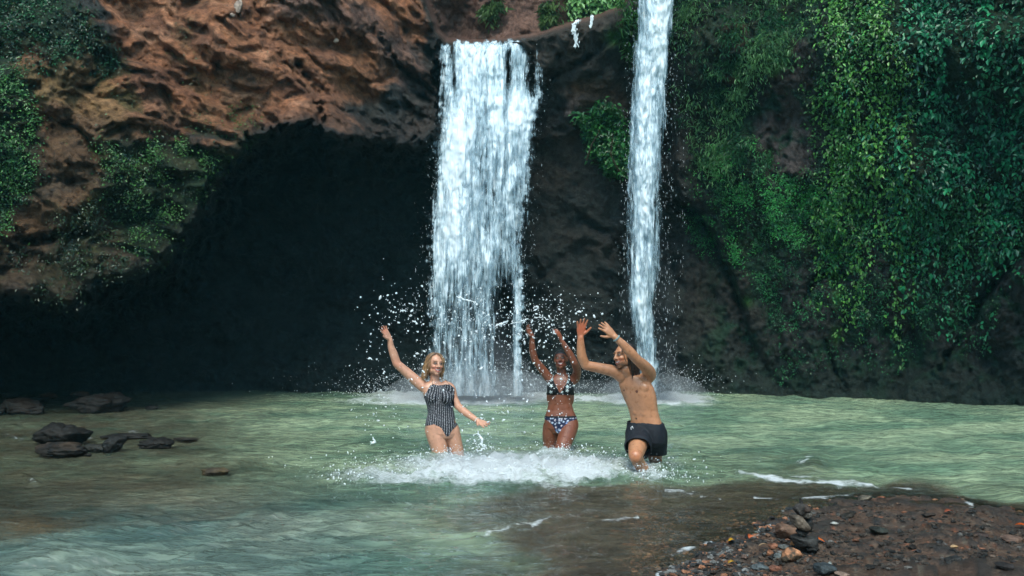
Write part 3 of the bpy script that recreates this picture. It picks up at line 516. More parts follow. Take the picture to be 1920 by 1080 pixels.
def waterfall(name, label, L, R, v0, v1, Yt, Yb, densf, layers, seed0, top_curve=None, nsh=2200):
    """L, R: lists of (v, u) outline; curved sheets of falling water one behind the other, with loose shards round them"""
    root = empty(name, at((L[-1][1]+R[-1][1])/2, v1, Yb)); tag(root, label, 'waterfall')
    fl_ = lambda v: np.interp(v, [p[0] for p in L], [p[1] for p in L]); fr_ = lambda v: np.interp(v, [p[0] for p in R], [p[1] for p in R])
    ss = np.linspace(-.05, 1.05, 120); vv = np.arange(v0, v1, 2.2); S, T = np.meshgrid(ss, vv)
    for k in range(layers):
        Uu = fl_(T)*(1-S)+fr_(T)*S; tt = (T-v0)/(v1-v0)
        y = Yt+(Yb-Yt)*np.sqrt(np.clip(tt, 0, 1))+.45*np.clip(1-tt/.03, 0, 1)**2*(v0 > 0)+.34*(k/(layers-1)-.5)*(.3+tt); Tv = T+3.*fbm(S*7, .3, .9, 3)*(v0 > 0)+(top_curve(S) if top_curve is not None else 0)*(1-tt)**3
        p = atw(Uu, Tv, y); nzk = fbm(p[..., 0]*4, p[..., 2]*1.2, k*3.1, 4)
        p = atw(Uu+nzk*3, Tv, y-.10*nzk-.16*(1-(2*S-1)**2)-.05*fbm(p[..., 0]*13, p[..., 2]*4, k*2.2, 3))
        edge = np.minimum(S+.05, 1.05-S); e2 = edge+.055*fbm(T/11., S*6, k*1.3, 4)+.03*fbm(T/60., S*3, k*2.3, 2)
        dn = densf(S, tt, T, Uu)+np.clip((e2-.13)*3.4, -.9, 0)-.5*sstep(.022, .0, tt+.012*fbm(S*14, k*3.3, .2, 3))+.16*fbm(p[..., 0]*11, p[..., 2]*1.1, k*1.7, 3)
        mesh_np('water_sheet', p.reshape(-1, 3), grid_quads(*S.shape), FALL, root, attrs=dict(dens=dn, seed=np.full(S.size, seed0+k*2.7)))
    # loose shards of water torn off the sheets
    s_ = RNG.random(nsh*4); t_ = RNG.random(nsh*4)**.75; v_ = v0+t_*(v1-v0); u_ = fl_(v_)*(1-s_)+fr_(v_)*s_
    keep = RNG.random(nsh*4) < np.clip(densf(s_, t_, v_, u_), .05, 1)*.6+.15; s_, t_, v_, u_ = [x[keep][:nsh] for x in (s_, t_, v_, u_)]; n = len(s_)
    ed = RNG.random(n) < .25; s2 = np.where(ed, np.where(RNG.random(n) < .5, -.02+RNG.normal(size=n)*.06, 1.02+RNG.normal(size=n)*.06), s_); u_ = fl_(v_)*(1-s2)+fr_(v_)*s2
    c_ = atw(u_, v_, Yt+(Yb-Yt)*np.sqrt(t_)-.28+RNG.normal(size=n)*.12)
    ln = (.006+.030*RNG.random(n)**3)*(.5+t_); wdt = .0016+.0036*RNG.random(n)**3
    shards(root, 'loose_water', c_, ln, wdt)['kind'] = 'stuff'
    return root
OCT = np.array([(1, 0, 0), (0, 1, 0), (-1, 0, 0), (0, -1, 0), (0, 0, 1), (0, 0, -1)], float)
OQ = np.array([(0, 1, 4), (1, 2, 4), (2, 3, 4), (3, 0, 4), (1, 0, 5), (2, 1, 5), (3, 2, 5), (0, 3, 5)])
def shards(parent, name, c, ln, wd_, dirs=None, tagkw=None):
    n = len(c); d = np.tile((0., 0, 1), (n, 1)) if dirs is None else dirs; d = d+RNG.normal(size=(n, 3))*.08; d /= np.linalg.norm(d, axis=1)[:, None]
    a_ = np.cross(d, RNG.normal(size=(n, 3))); a_ /= np.linalg.norm(a_, axis=1)[:, None]+1e-9; b_ = np.cross(d, a_)
    o_ = OCT*1.0; P = c[:, None]+a_[:, None]*(o_[None, :, 0:1]*wd_[:, None, None])+b_[:, None]*(o_[None, :, 1:2]*wd_[:, None, None])+d[:, None]*(o_[None, :, 2:3]*ln[:, None, None])
    Q = (OQ[None]+(np.arange(n)*6)[:, None, None]).reshape(-1, 3)
    o = mesh_np(name, P.reshape(-1, 3), Q, DROP, parent)
    if tagkw: tag(o, **tagkw)
    return o
def dens_main(S, t, T, Uu):
    d = .80-.18*sstep(.05, .5, t)-.10*sstep(.5, .8, t)+.10*sstep(.85, 1., t)
    d = d-.40*np.exp(-((S-.67)/.045)**2)*sstep(.32, .20, np.abs(t-.10)*2)*sstep(.0, .05, t)      # dark gap under the lip
    d = d-.30*np.exp(-((S-.84)/.09)**2)*sstep(.20, .12, t)-.45*np.exp(-((S-.93)/.05)**2)*sstep(.25, .1, t)
    d = d-.42*np.exp(-((S-.10)/.035)**2)*sstep(.22, .1, t)-.15*np.exp(-((S-.45)/.12)**2)*sstep(.03, .1, t)*sstep(.5, .3, t)
    d = d+.38*np.exp(-((S-.74)/.2)**2-((t-.20)/.055)**2)                                          # bursts on the ledge
    d = d+.22*np.exp(-((S-.22)/.16)**2)*sstep(.1, .3, t)*sstep(.8, .5, t)
    d = d-.42*sstep(.55, .85, t)*np.exp(-((S-.80)/.08)**2)+.30*sstep(.55, .8, t)*np.exp(-((S-.93)/.05)**2)-.1*sstep(.3, .7, t)*sstep(.7, .95, S)
    return d
waterfall('waterfall', 'broad white waterfall pouring over a square-cut lip beside the dark cave',
          [(75, 830), (140, 833), (230, 830), (280, 819), (400, 810), (520, 802), (650, 797), (745, 797)], [(75, 1012), (180, 1010), (260, 1000), (400, 990), (520, 985), (620, 984), (745, 984)], 78, 744, 16.35, 15.6, dens_main, 4, 1.3,
          top_curve=lambda S: -5+5*np.sin(np.clip(S, 0, 1)*math.pi)-10*np.clip(S, 0, 1))
def dens_thin(S, t, T, Uu):
    d = .93-.17*sstep(.2, .8, t)-1.35*np.abs(S-.5-.05*np.sin(t*7))**1.35+.10*np.sin(t*31+S*5)*.3
    return d-.12*sstep(.7, 1., t)
waterfall('waterfall', 'tall narrow waterfall running out of the top of the picture beside the green cliff',
          [(-260, 1205), (0, 1192), (100, 1180), (300, 1172), (500, 1168), (640, 1170), (745, 1172)], [(-260, 1270), (0, 1266), (100, 1260), (250, 1254), (450, 1250), (600, 1248), (745, 1256)], -260, 744, 14.9, 15.4, dens_thin, 4, 8.1, nsh=1500)
def dens_veil(S, t, T, Uu): return .18+.12*np.sin(S*17)-.2*t
waterfall('thin_waterfall', 'faint veil of drops falling just right of the narrow waterfall', [(40, 1240), (400, 1238), (745, 1225)], [(40, 1292), (400, 1285), (745, 1262)], 40, 744, 15.1, 15.4, dens_veil, 2, 20.1, nsh=350)
def trickle(pts, lab, w_):
    o = tag(empty('trickle', at(pts[-1][0], pts[-1][1], 16.2)), lab, 'trickle'); Yl = min(float(PG[np.searchsorted(vs, p[1]), np.searchsorted(us, p[0]), 1]) for p in pts[1:])-.08
    parts = []
    for k in range(7):
        pp = [at(u+RNG.normal()*w_*.35, v, Yl-.01*k) for u, v in pts]; parts.append(tube(pp, [.016*(1-.8*i/len(pp))*(.5+RNG.random()) for i in range(len(pp))], 5))
    v_, q_ = merge(parts); mesh_np('falling_water', v_, q_, DROP, o)
    n = 60; tt = RNG.random(n); us_ = np.interp(tt, np.linspace(0, 1, len(pts)), [p[0] for p in pts])+RNG.normal(size=n)*w_*.5; vs_ = np.interp(tt, np.linspace(0, 1, len(pts)), [p[1] for p in pts])
    shards(o, 'drops', atw(us_, vs_, Yl-.1+us_*0), .01+.04*RNG.random(n), .004+.008*RNG.random(n))['kind'] = 'stuff'
trickle([(1084, 38), (1078, 46), (1077, 58), (1080, 72), (1080, 88)], 'small white trickle of water over the rock edge between the two waterfalls', 6)
trickle([(1110, 30), (1109, 40), (1107, 52)], 'tiny trickle of water just left of the grassy ledge', 3)
# ---- drifting spray at the foot of the falls
def m_mist(name, dens):
    s = N(name); v = s.n('VolumePrincipled'); v.inputs['Color'].default_value = rgb(.86, .93, 1.); v.inputs['Density'].default_value = dens; v.inputs['Anisotropy'].default_value = .2
    return s.done(None, v.outputs[0])
def ellipsoid_np(c, r, n=20):
    th = np.linspace(0, math.pi, n); ph = np.linspace(0, 2*math.pi, 2*n, endpoint=False); T, P = np.meshgrid(th, ph, indexing='ij')
    V_ = np.stack([c[0]+r[0]*np.sin(T)*np.cos(P), c[1]+r[1]*np.sin(T)*np.sin(P), c[2]+r[2]*np.cos(T)], -1).reshape(-1, 3)
    i = np.arange(n*2*n).reshape(n, 2*n); j = np.roll(i, -1, 1); Q_ = np.stack([i[:-1], i[1:], j[1:], j[:-1]], -1).reshape(-1, 4); return V_, Q_
for (u, v, r, dn, lab) in ((895, 735, (1.55, .8, .40), .55, 'soft white spray lying low at the foot of the broad waterfall'), (890, 725, (1.05, .6, .85), .18, 'soft spray hanging round the lower end of the broad waterfall'), (885, 715, (.75, .5, 1.5), .08, 'faint spray climbing up the front of the broad waterfall'),
                           (1225, 738, (.9, .6, .35), .5, 'soft white spray lying low at the foot of the narrow waterfall'), (1215, 720, (.55, .5, .8), .12, 'soft spray hanging round the lower end of the narrow waterfall'), (1215, 640, (.5, .5, 2.2), .05, 'faint spray along the narrow waterfall'), (960, 872, (1.25, .45, .13), .9, 'low haze of spray over the churned water round the bathers'), (1060, 742, (2.6, .8, .28), .12, 'thin veil of spray along the far edge of the pool')):
    V_, Q_ = ellipsoid_np(at(u, v, 15.3 if v < 800 else 8.75), r, 24); tag(mesh_np('mist', V_, Q_, m_mist('spray mist', dn)), lab, 'mist', kind='stuff')
n = 9000; uu = np.concatenate([RNG.normal(size=n//2)*95+890, RNG.normal(size=n//4)*50+1225, RNG.normal(size=n//4)*130+930]); vv_ = 742-np.abs(RNG.normal(size=len(uu)))*26; c_ = atw(uu, vv_, 15.0+RNG.random(len(uu))*.6)
shards(None, 'fall_spray', c_, .003+.008*RNG.random(len(uu))**2, .003+.006*RNG.random(len(uu))**2, tagkw=dict(label='fine white spray where both waterfalls strike the pool', cat='spray', kind='stuff'))
# ---- haze over the whole gorge
s = N('haze air'); v = s.n('VolumePrincipled'); v.inputs['Color'].default_value = rgb(.30, .88, 1.0); v.inputs['Density'].default_value = .0008; v.inputs['Anisotropy'].default_value = .1
HZ = s.done(None, v.outputs[0])
hb = np.array([(x, y, z) for x in (-22, 22) for y in (-16, 32) for z in (-4, 17.)]); hq = np.array([(0, 1, 3, 2), (4, 6, 7, 5), (0, 4, 5, 1), (2, 3, 7, 6), (0, 2, 6, 4), (1, 5, 7, 3)])
tag(mesh_np('haze', hb, hq, HZ, smooth=False), kind='stuff')
# ================================================================ people
def catmull(P, n=6):
    P = [Vector(p) for p in P]; Q = [P[0]*2-P[1]]+P+[P[-1]*2-P[-2]]; out = []
    for i in range(1, len(Q)-2):
        a, b, c, d = Q[i-1:i+3]
        for k in range(n):
            t = k/n; out.append(.5*((2*b)+(c-a)*t+(2*a-5*b+4*c-d)*t*t+(3*b-a-3*c+d)*t**3))
    return out+[P[-1]]
class Body:
    def __init__(s): s.v = []; s.f = []
    def add(s, v, f):
        o = len(s.v); s.v += [Vector(p) for p in v]; s.f += [tuple(i+o for i in q) for q in f]
    def loft(s, cs, R, Fw, aa, bb, n=20, p=2.3):
        """closed tube through centres cs, half width aa along R[i], half depth bb along Fw[i], rounded ends"""
        m = len(cs); V_ = []
        for i in range(m):
            for k in range(n):
                t = 2*math.pi*k/n; c, q = math.cos(t), math.sin(t)
                V_.append(cs[i]+R[i]*(aa[i]*math.copysign(abs(c)**(2/p), c))+Fw[i]*(bb[i]*math.copysign(abs(q)**(2/p), q)))
        F_ = [(i*n+k, i*n+(k+1) % n, (i+1)*n+(k+1) % n, (i+1)*n+k) for i in range(m-1) for k in range(n)]
        a0 = len(V_); V_.append(cs[0]+(cs[0]-cs[1]).normalized()*min(aa[0], bb[0])*.5); V_.append(cs[-1]+(cs[-1]-cs[-2]).normalized()*min(aa[-1], bb[-1])*.5)
        F_ += [(a0, (k+1) % n, k) for k in range(n)]+[(a0+1, (m-1)*n+k, (m-1)*n+(k+1) % n) for k in range(n)]
        s.add(V_, F_)
    def limb(s, pts, rad, n=24, sub=6, flat=1.0, up=None):
        P = catmull(pts, sub); t = np.linspace(0, len(pts)-1, len(P)); r = np.interp(t, range(len(pts)), rad)
        d0 = (P[0]-P[1]).normalized(); d1 = (P[-1]-P[-2]).normalized()
        P = [P[0]+d0*r[0]*.86, P[0]+d0*r[0]*.5]+P+[P[-1]+d1*r[-1]*.5, P[-1]+d1*r[-1]*.86]; r = np.concatenate([[r[0]*.5, r[0]*.87], r, [r[-1]*.87, r[-1]*.5]])
        up = Vector(up) if up is not None else Vector((.1, -1, .15)); R = []; Fw = []
        for i in range(len(P)):
            d = (P[min(i+1, len(P)-1)]-P[max(i-1, 0)]).normalized(); a = d.cross(up)
            a = a.normalized() if a.length > .05 else R[-1]; R.append(a); Fw.append(a.cross(d).normalized())
        s.loft(P, R, Fw, list(r), list(r*flat), n, 2.0)
    def ell(s, c, r, R=Vector((1, 0, 0)), Fd=Vector((0, -1, 0)), U_=Vector((0, 0, 1)), n=10):
        V_, Q_ = ellipsoid_np((0, 0, 0), (1, 1, 1), n); c = Vector(c)
        V_ = [c+R*(v[0]*r[0])+Fd*(v[1]*r[1])+U_*(v[2]*r[2]) for v in V_]; s.add(V_, [tuple(int(x) for x in q) for q in Q_])
    def hand(s, wrist, direc, palm, thumb, L=.18, curl=.25, spread=.16, r=.0095, curls=None):
        """thumb: +1 / -1, the side of direc x palm it leaves from; palm: the way the palm faces"""
        d = Vector(direc).normalized(); pn = Vector(palm); pn = (pn-d*pn.dot(d)).normalized(); sd_ = d.cross(pn).normalized()*thumb; k = L/.18
        W = Vector(wrist)
        s.loft([W-d*.012*k, W+d*.02*k, W+d*.05*k, W+d*.082*k, W+d*.093*k], [sd_]*5, [pn]*5, [.026*k, .033*k, .041*k, .042*k, .036*k], [.019*k, .017*k, .015*k, .012*k, .009*k], 16, 2.6)
        for i, (o, ln, sp_) in enumerate(((.031, .070, 1.), (.0105, .078, .33), (-.0105, .073, -.33), (-.031, .058, -1.))):
            b = W+d*(.086-.004*abs(i-1.3))*k+sd_*o*k; dd = (d+sd_*spread*sp_).normalized(); c = curl*(curls[i] if curls else 1); P = [b-dd*.012*k]; P.append(b); cur = b
            for j, fr in enumerate((.45, .31, .24)):
                a = c*(j+.6); q = (dd*math.cos(a)+pn*math.sin(a)).normalized(); cur = cur+q*ln*fr*k; P.append(cur)
            s.limb(P, [r*1.05*k, r*1.05*k, r*k, r*.9*k, r*.78*k], 8, 2, 1, up=sd_)
        b = W+d*.022*k+sd_*.026*k+pn*.006*k; t1 = (d*.62+sd_*.70+pn*.28).normalized(); t2 = (d*.80+sd_*.50+pn*.25).normalized()
        s.limb([b-t1*.012*k, b+t1*.030*k, b+t1*.034*k+t2*.026*k, b+t1*.034*k+t2*.052*k], [.015*k, .0125*k, .0108*k, .0085*k], 8, 3, 1, up=pn)
    def head(s, c, R, Fd, U_, k=1.0, jaw=1.0, fem=True):
        """c: middle of the head; k = 1 gives a head 0.225 m high"""
        E = lambda x, y, z, rx, ry, rz: s.ell(c+R*x*k+Fd*y*k+U_*z*k, (rx*k, ry*k, rz*k), R, Fd, U_, 14)
        E(0, -.022, .032, .074, .094, .082); E(0, .012, .0, .067, .075, .088); E(0, .028, -.052, .052*jaw, .054, .050); E(0, .056, -.088, .026*jaw, .024, .022)
        E(0, .052, .032, .054, .034, .028)
        for x in (-1, 1):
            E(x*.034, .055, -.018, .026, .027, .022); E(x*.045, .008, -.060, .018*jaw, .042, .028); E(x*.073, -.010, .0, .008, .017, .028)
            E(x*.030, .076, .012, .0145, .012, .010); E(x*.030, .080, .034, .021, .010, .006); E(x*.013, .092, -.022, .009, .011, .0085)
        s.limb([c+(Fd*.084+U_*.022)*k, c+(Fd*.096-U_*.002)*k, c+(Fd*.107-U_*.018)*k], [.0085*k, .0095*k, .0115*k], 8, 3, 1, up=R)
        s.limb([c+(R*-.027+Fd*.072-U_*.043)*k, c+(Fd*.088-U_*.040)*k, c+(R*.027+Fd*.072-U_*.043)*k], [.004*k, .0052*k, .004*k], 8, 3, 1, up=U_)
        s.limb([c+(R*-.024+Fd*.070-U_*.058)*k, c+(Fd*.086-U_*.068)*k, c+(R*.024+Fd*.070-U_*.058)*k], [.005*k, .008*k, .005*k], 8, 3, 1, up=U_)
    def build(s, name, voxel=.0046, smooth=4):
        me = bpy.data.meshes.new('tmp'); me.from_pydata([tuple(v) for v in s.v], [], s.f); me.update()
        o = bpy.data.objects.new('tmp', me); C.collection.objects.link(o)
        import bmesh
        bm = bmesh.new(); bm.from_mesh(me); bmesh.ops.recalc_face_normals(bm, faces=bm.faces); bm.to_mesh(me); bm.free()
        m = o.modifiers.new('r', 'REMESH'); m.mode = 'VOXEL'; m.voxel_size = voxel; m.use_smooth_shade = True
        m2 = o.modifiers.new('s', 'SMOOTH'); m2.factor = .5; m2.iterations = smooth
        dg = bpy.context.evaluated_depsgraph_get(); me2 = bpy.data.meshes.new_from_object(o.evaluated_get(dg)); bpy.data.objects.remove(o)
        V_ = np.zeros(len(me2.vertices)*3, np.float32); me2.vertices.foreach_get('co', V_); V_ = V_.reshape(-1, 3)
        Nn = np.zeros_like(V_).ravel(); me2.vertices.foreach_get('normal', Nn); Nn = Nn.reshape(-1, 3)
        Q_ = np.zeros(len(me2.polygons)*4, np.int32); me2.polygons.foreach_get('vertices', Q_); Q_ = Q_.reshape(-1, 4); bpy.data.meshes.remove(me2)
        return V_.astype(float), Nn.astype(float), Q_
def smooth_col(c, Q_, it=1):
    for _ in range(it):
        s_ = c.copy(); n_ = np.ones(len(c))
        for a, b in ((0, 1), (1, 2), (2, 3), (3, 0)):
            np.add.at(s_, Q_[:, a], c[Q_[:, b]]); np.add.at(n_, Q_[:, a], 1)
        c = s_/n_[:, None]
    return c
def paint_face(V_, Nn, col, c, R, Fd, U_, k, skin, lip, brow, open_=1.0):
    r = V_-np.array(c); x = r@np.array(R)/k; y = r@np.array(Fd)/k; z = r@np.array(U_)/k; fr = (y > .045)
    def ov(cx, cz, rx, rz, colr, soft=.35, lo=.045):
        m = 1-sstep(1-soft, 1+soft, np.hypot((x-cx)/rx, (z-cz)/rz)); m = m*(y > lo); col[:] = col*(1-m[:, None])+np.array(colr)*m[:, None]
    for e in (-1, 1):
        ov(e*.040, -.030, .022, .018, np.array(skin)*(1.12, .82, .78), .7)
        ov(e*.031, .012, .022, .0115, np.array(skin)*.42, .5); ov(e*.031, .011, .011, .0032, (.34, .30, .27), .3); ov(e*.031, .012, .0055, .0060, (.02, .012, .01), .3)
        ov(e*.031, .0175, .019, .0042, (.03, .018, .012), .4); ov(e*.033, .037, .023, .0048, brow, .4); ov(e*.010, -.031, .005, .003, np.array(skin)*.3, .5)
    zc = -.0545+.0085*(x/.03)**2                              # smiling mouth turns up at the ends
    def mouth(rx, rz, dz, colr, soft=.25):
        m = (1-sstep(1-soft, 1+soft, np.hypot(x/rx, (z-zc-dz)/rz)))*(y > .045); col[:] = col*(1-m[:, None])+np.array(colr)*m[:, None]
    mouth(.034, .0180*open_, 0, lip, .3); mouth(.028, .0100*open_, 0, (.035, .010, .010)); mouth(.026, .0042, .0038*open_, (.66, .62, .57)); mouth(.015, .0030, -.0065*open_, (.35, .10, .09))
    return col
def m_skin(name, sss):
    s = N(name); c = s.attr('Col').outputs['Color']; n = s.noise(26, 4, .6); n2 = s.noise(120, 3, .6)
    c2 = s.mix(s.ramp(n, .3, .7), s.mix(1, c, rgb(.86, .84, .84), 'MULTIPLY'), s.mix(1, c, rgb(1.08, 1.05, 1.03), 'MULTIPLY'))
    p = s.n('BsdfPrincipled'); s.set(p.inputs['Base Color'], c2); s.set(p.inputs['Roughness'], s.ramp(n, .3, .7, .26, .48)); p.inputs['Subsurface Weight'].default_value = sss; p.inputs['Subsurface Radius'].default_value = (.02, .008, .004); p.inputs['Subsurface Scale'].default_value = .5
    s.t.links.new(s.bump(n2, .25, .003), p.inputs['Normal']); return s.done(p.outputs[0])
def m_cloth(name, rough=.6):
    s = N(name); c = s.attr('Col').outputs['Color']; n = s.noise(22, 4, .6, s.coords((1, 1, .5))); return s.done(s.pbr(c, rough, s.bump(n, .5, .012), .22))
SKIN, CLOTH = m_skin('skin', .12), m_cloth('swimwear cloth', .7)
def wear(name, V_, Nn, Q_, keep, off, colf, parent, mat=CLOTH, label=None):
    """a garment: the part of the body surface it covers, lifted off the skin, with a turned-in edge"""
    q = Q_[keep[Q_].all(1)]; P = V_+Nn*off; edge = np.zeros(len(V_), bool); edge[Q_[~keep[Q_].all(1)].ravel()] = True
    P[edge] = V_[edge]-Nn[edge]*.002
    v2, q2, idx = compact(P, q, np.arange(len(V_))); o = mesh_np(name, v2, q2, mat, parent, col=colf(V_[idx]))
    if label: o['label'] = label
    return o
def J(u, v, Y): return at(u, v, Y)
def strands(name, roots, paths, rad, cols, mat, parent, n=5):
    V_ = []; Q_ = []; Cc = []; o = 0
    for p, r, c in zip(paths, rad, cols):
        m = len(p); v, q = tube(p, [r*(1-.75*(i/(m-1))**2) for i in range(m)], n); V_.append(v); Q_.append(q+o); o += len(v)
        g = np.linspace(0, 1, m).repeat(n)[:, None]; Cc.append(np.array(c[0])*(1-g)+np.array(c[1])*g)
    return mesh_np(name, np.concatenate(V_), np.concatenate(Q_), mat, parent, col=np.concatenate(Cc))
def m_hair():
    s = N('hair'); return s.done(s.pbr(s.attr('Col').outputs['Color'], .38, None, .6))
HAIR = m_hair()
def frame(yaw, pitch=0, roll=0):
    """person axes: yaw turns the front towards the right of the picture, pitch lifts it, roll leans the top to the right"""
    M = Matrix.Rotation(math.radians(yaw), 3, 'Z') @ Matrix.Rotation(math.radians(roll), 3, 'Y') @ Matrix.Rotation(math.radians(-pitch), 3, 'X')
    return M @ Vector((1, 0, 0)), M @ Vector((0, -1, 0)), M @ Vector((0, 0, 1))
# ---------------------------------------------------------------- woman in the striped swimsuit
Y0 = 9.4; R, Fd, U_ = frame(16, 0, 3)
B = Body()
tor = [(815, 706, .046, .046), (815.5, 714, .049, .048), (815, 719.5, .100, .060), (815, 725, .138, .074), (818, 736, .146, .088), (822, 748, .142, .092), (825, 762, .132, .086), (827, 775, .133, .084), (827, 788, .150, .094), (827, 800, .164, .102), (829, 812, .160, .100), (832, 820, .110, .08)]
B.loft([J(a, b, Y0) for a, b, _, _ in tor], [R]*12, [Fd]*12, [x[2] for x in tor], [x[3] for x in tor], 28)
for x in (-1, 1):
    B.ell(J(822+x*13, 744, Y0)+Fd*.072-R*0, (.062, .058, .064), R, Fd, U_); B.ell(J(829+x*12, 806, Y0)-Fd*.06, (.085, .075, .085), R, Fd, U_)
B.ell(J(828, 798, Y0)+Fd*.04, (.10, .06, .085), R, Fd, U_)
shL, shR = J(790, 722, Y0+.02), J(840, 722, Y0+.02)
B.ell(J(801, 724, Y0+.03), (.085, .055, .050), R, Fd, U_)
B.limb([J(800, 728, Y0+.02), shL, J(768, 703, Y0+.01), J(744, 682, Y0-.02)], [.060, .058, .052, .043])
B.limb([J(744, 682, Y0-.02), J(738, 664, Y0-.03), J(733, 650, Y0-.04), J(731.5, 638, Y0-.05)], [.043, .043, .034, .026])
wL = J(731, 636, Y0-.05); B.hand(wL, (J(719, 617, Y0-.09)-wL), (.75, -.6, .15), -1, .178, .10, .22)
B.limb([J(835, 722, Y0+.02), J(845, 729, Y0+.02), J(851, 747, Y0+.03), J(859, 762, Y0+.01)], [.048, .050, .044, .038])
B.limb([J(859, 762, Y0+.01), J(871, 772, Y0-.05), J(885, 782, Y0-.12), J(896, 789, Y0-.17)], [.038, .039, .032, .025])
wR = J(897, 789.5, Y0-.17); B.hand(wR, (J(920, 801, Y0-.30)-wR), (.25, -.8, .55), 1, .178, .12, .26)
B.limb([J(814, 806, Y0-.01), J(819, 824, Y0-.02), J(826, 850, Y0-.03), J(830, 876, Y0-.04), J(834, 915, Y0+.05), J(837, 958, Y0+.14)], [.098, .094, .080, .060, .056, .040])
B.limb([J(845, 806, Y0+.04), J(850, 824, Y0+.05), J(857, 850, Y0+.06), J(860, 876, Y0+.06), J(862, 912, Y0+.16), J(864, 948, Y0+.24)], [.090, .086, .072, .058, .054, .040])
for ft in (J(837, 960, Y0+.12), J(864, 950, Y0+.22)): B.limb([ft, ft+Vector((.02, -.10, -.015)), ft+Vector((.03, -.17, -.02))], [.040, .035, .022], flat=.7)
B.limb([J(815, 717, Y0+.01), J(815.5, 700, Y0-.005)], [.050, .046])
hR, hF, hU = frame(26, 2, 4); hk = 1.0; hc = J(816.5, 684, Y0-.03); B.head(hc, hR, hF, hU, hk, 1.0)
V_, Nn, Q_ = B.build('body'); pu, pv = proj(V_)
skinA = np.array((.52, .275, .185)); col_ = np.tile(skinA, (len(V_), 1)); zz = V_[:, 2]
def tint(V_, col_, ctr, r, mul):
    m = np.exp(-(np.linalg.norm(V_-np.array(ctr), axis=1)/r)**2)[:, None]; return col_*(1-m)+col_*np.array(mul)*m
for c0 in (J(744, 682, Y0-.02), J(920, 801, Y0-.3), J(719, 617, Y0-.09)): col_ = tint(V_, col_, c0, .05, (1.05, .80, .76))
col_ = smooth_col(paint_face(V_, Nn, col_, hc, hR, hF, hU, hk, skinA, (.50, .13, .11), (.16, .09, .05)), Q_, 0)
pA = empty('person', ow(835, 850)); tag(pA, 'woman with wavy wet hair in a black striped one-piece swimsuit, one arm thrown up', 'person')
mesh_np('body', V_, Q_, SKIN, pA, col=col_)
suit = [(806, 722), (812, 719.5), (822, 722), (833, 720.5), (843, 720), (852, 727), (860, 735), (862, 765), (868, 797), (858, 797), (849, 806), (842, 818), (836, 819), (827, 803), (814, 796.5), (796, 800), (785, 800), (790, 770), (786, 750), (795, 743), (801, 731)]
arm_l = seg_dist(pu, pv, [(784, 712), (768, 703), (744, 682)]) < 18; arm_r = (seg_dist(pu, pv, [(852, 742), (859, 762), (885, 782), (900, 790)]) < 9)&(pu > 850)&(V_[:, 0] > J(851.5, 760, Y0)[0])
keepA = (sdf(pu, pv, suit) > 0) & ~arm_l & ~((pu > 852.5) & (pv < 792))
def colA(P):
    r = P-np.array(J(825, 760, Y0)); x = r@np.array(R)+.10*r[:, 2]*0; z = r[:, 2]; f = r@np.array(Fd); a = np.arctan2(x, np.maximum(f+.06, .02))*.115
    per = .0165; ph = (a/per) % 1; i_ = np.floor(a/per); zig = .13*np.sin(z*2*math.pi/.016+i_*2)
    st = (np.abs(ph-.5+zig) < .13) & ((z/.011+i_*.37) % 1 < .78)
    c = np.tile((.010, .011, .016), (len(P), 1)); c[st] = (.34, .34, .37); bandk = np.abs(z-.005) < .003; c[bandk] = (.015, .016, .02); return c
wear('swimsuit', V_, Nn, Q_, keepA, .0045, colA, pA)
for pts in ([J(843, 721, Y0-.06), J(836, 713, Y0-.05), J(828, 708, Y0-.02)], [J(811, 720.5, Y0-.09), J(810, 714, Y0-.06), J(812, 709, Y0-.02)]):
    v, q = tube(catmull(pts, 4), .003, 6); mesh_np('strap', v, q, CLOTH, pA, col=np.tile((.16, .12, .08), (len(v), 1)))
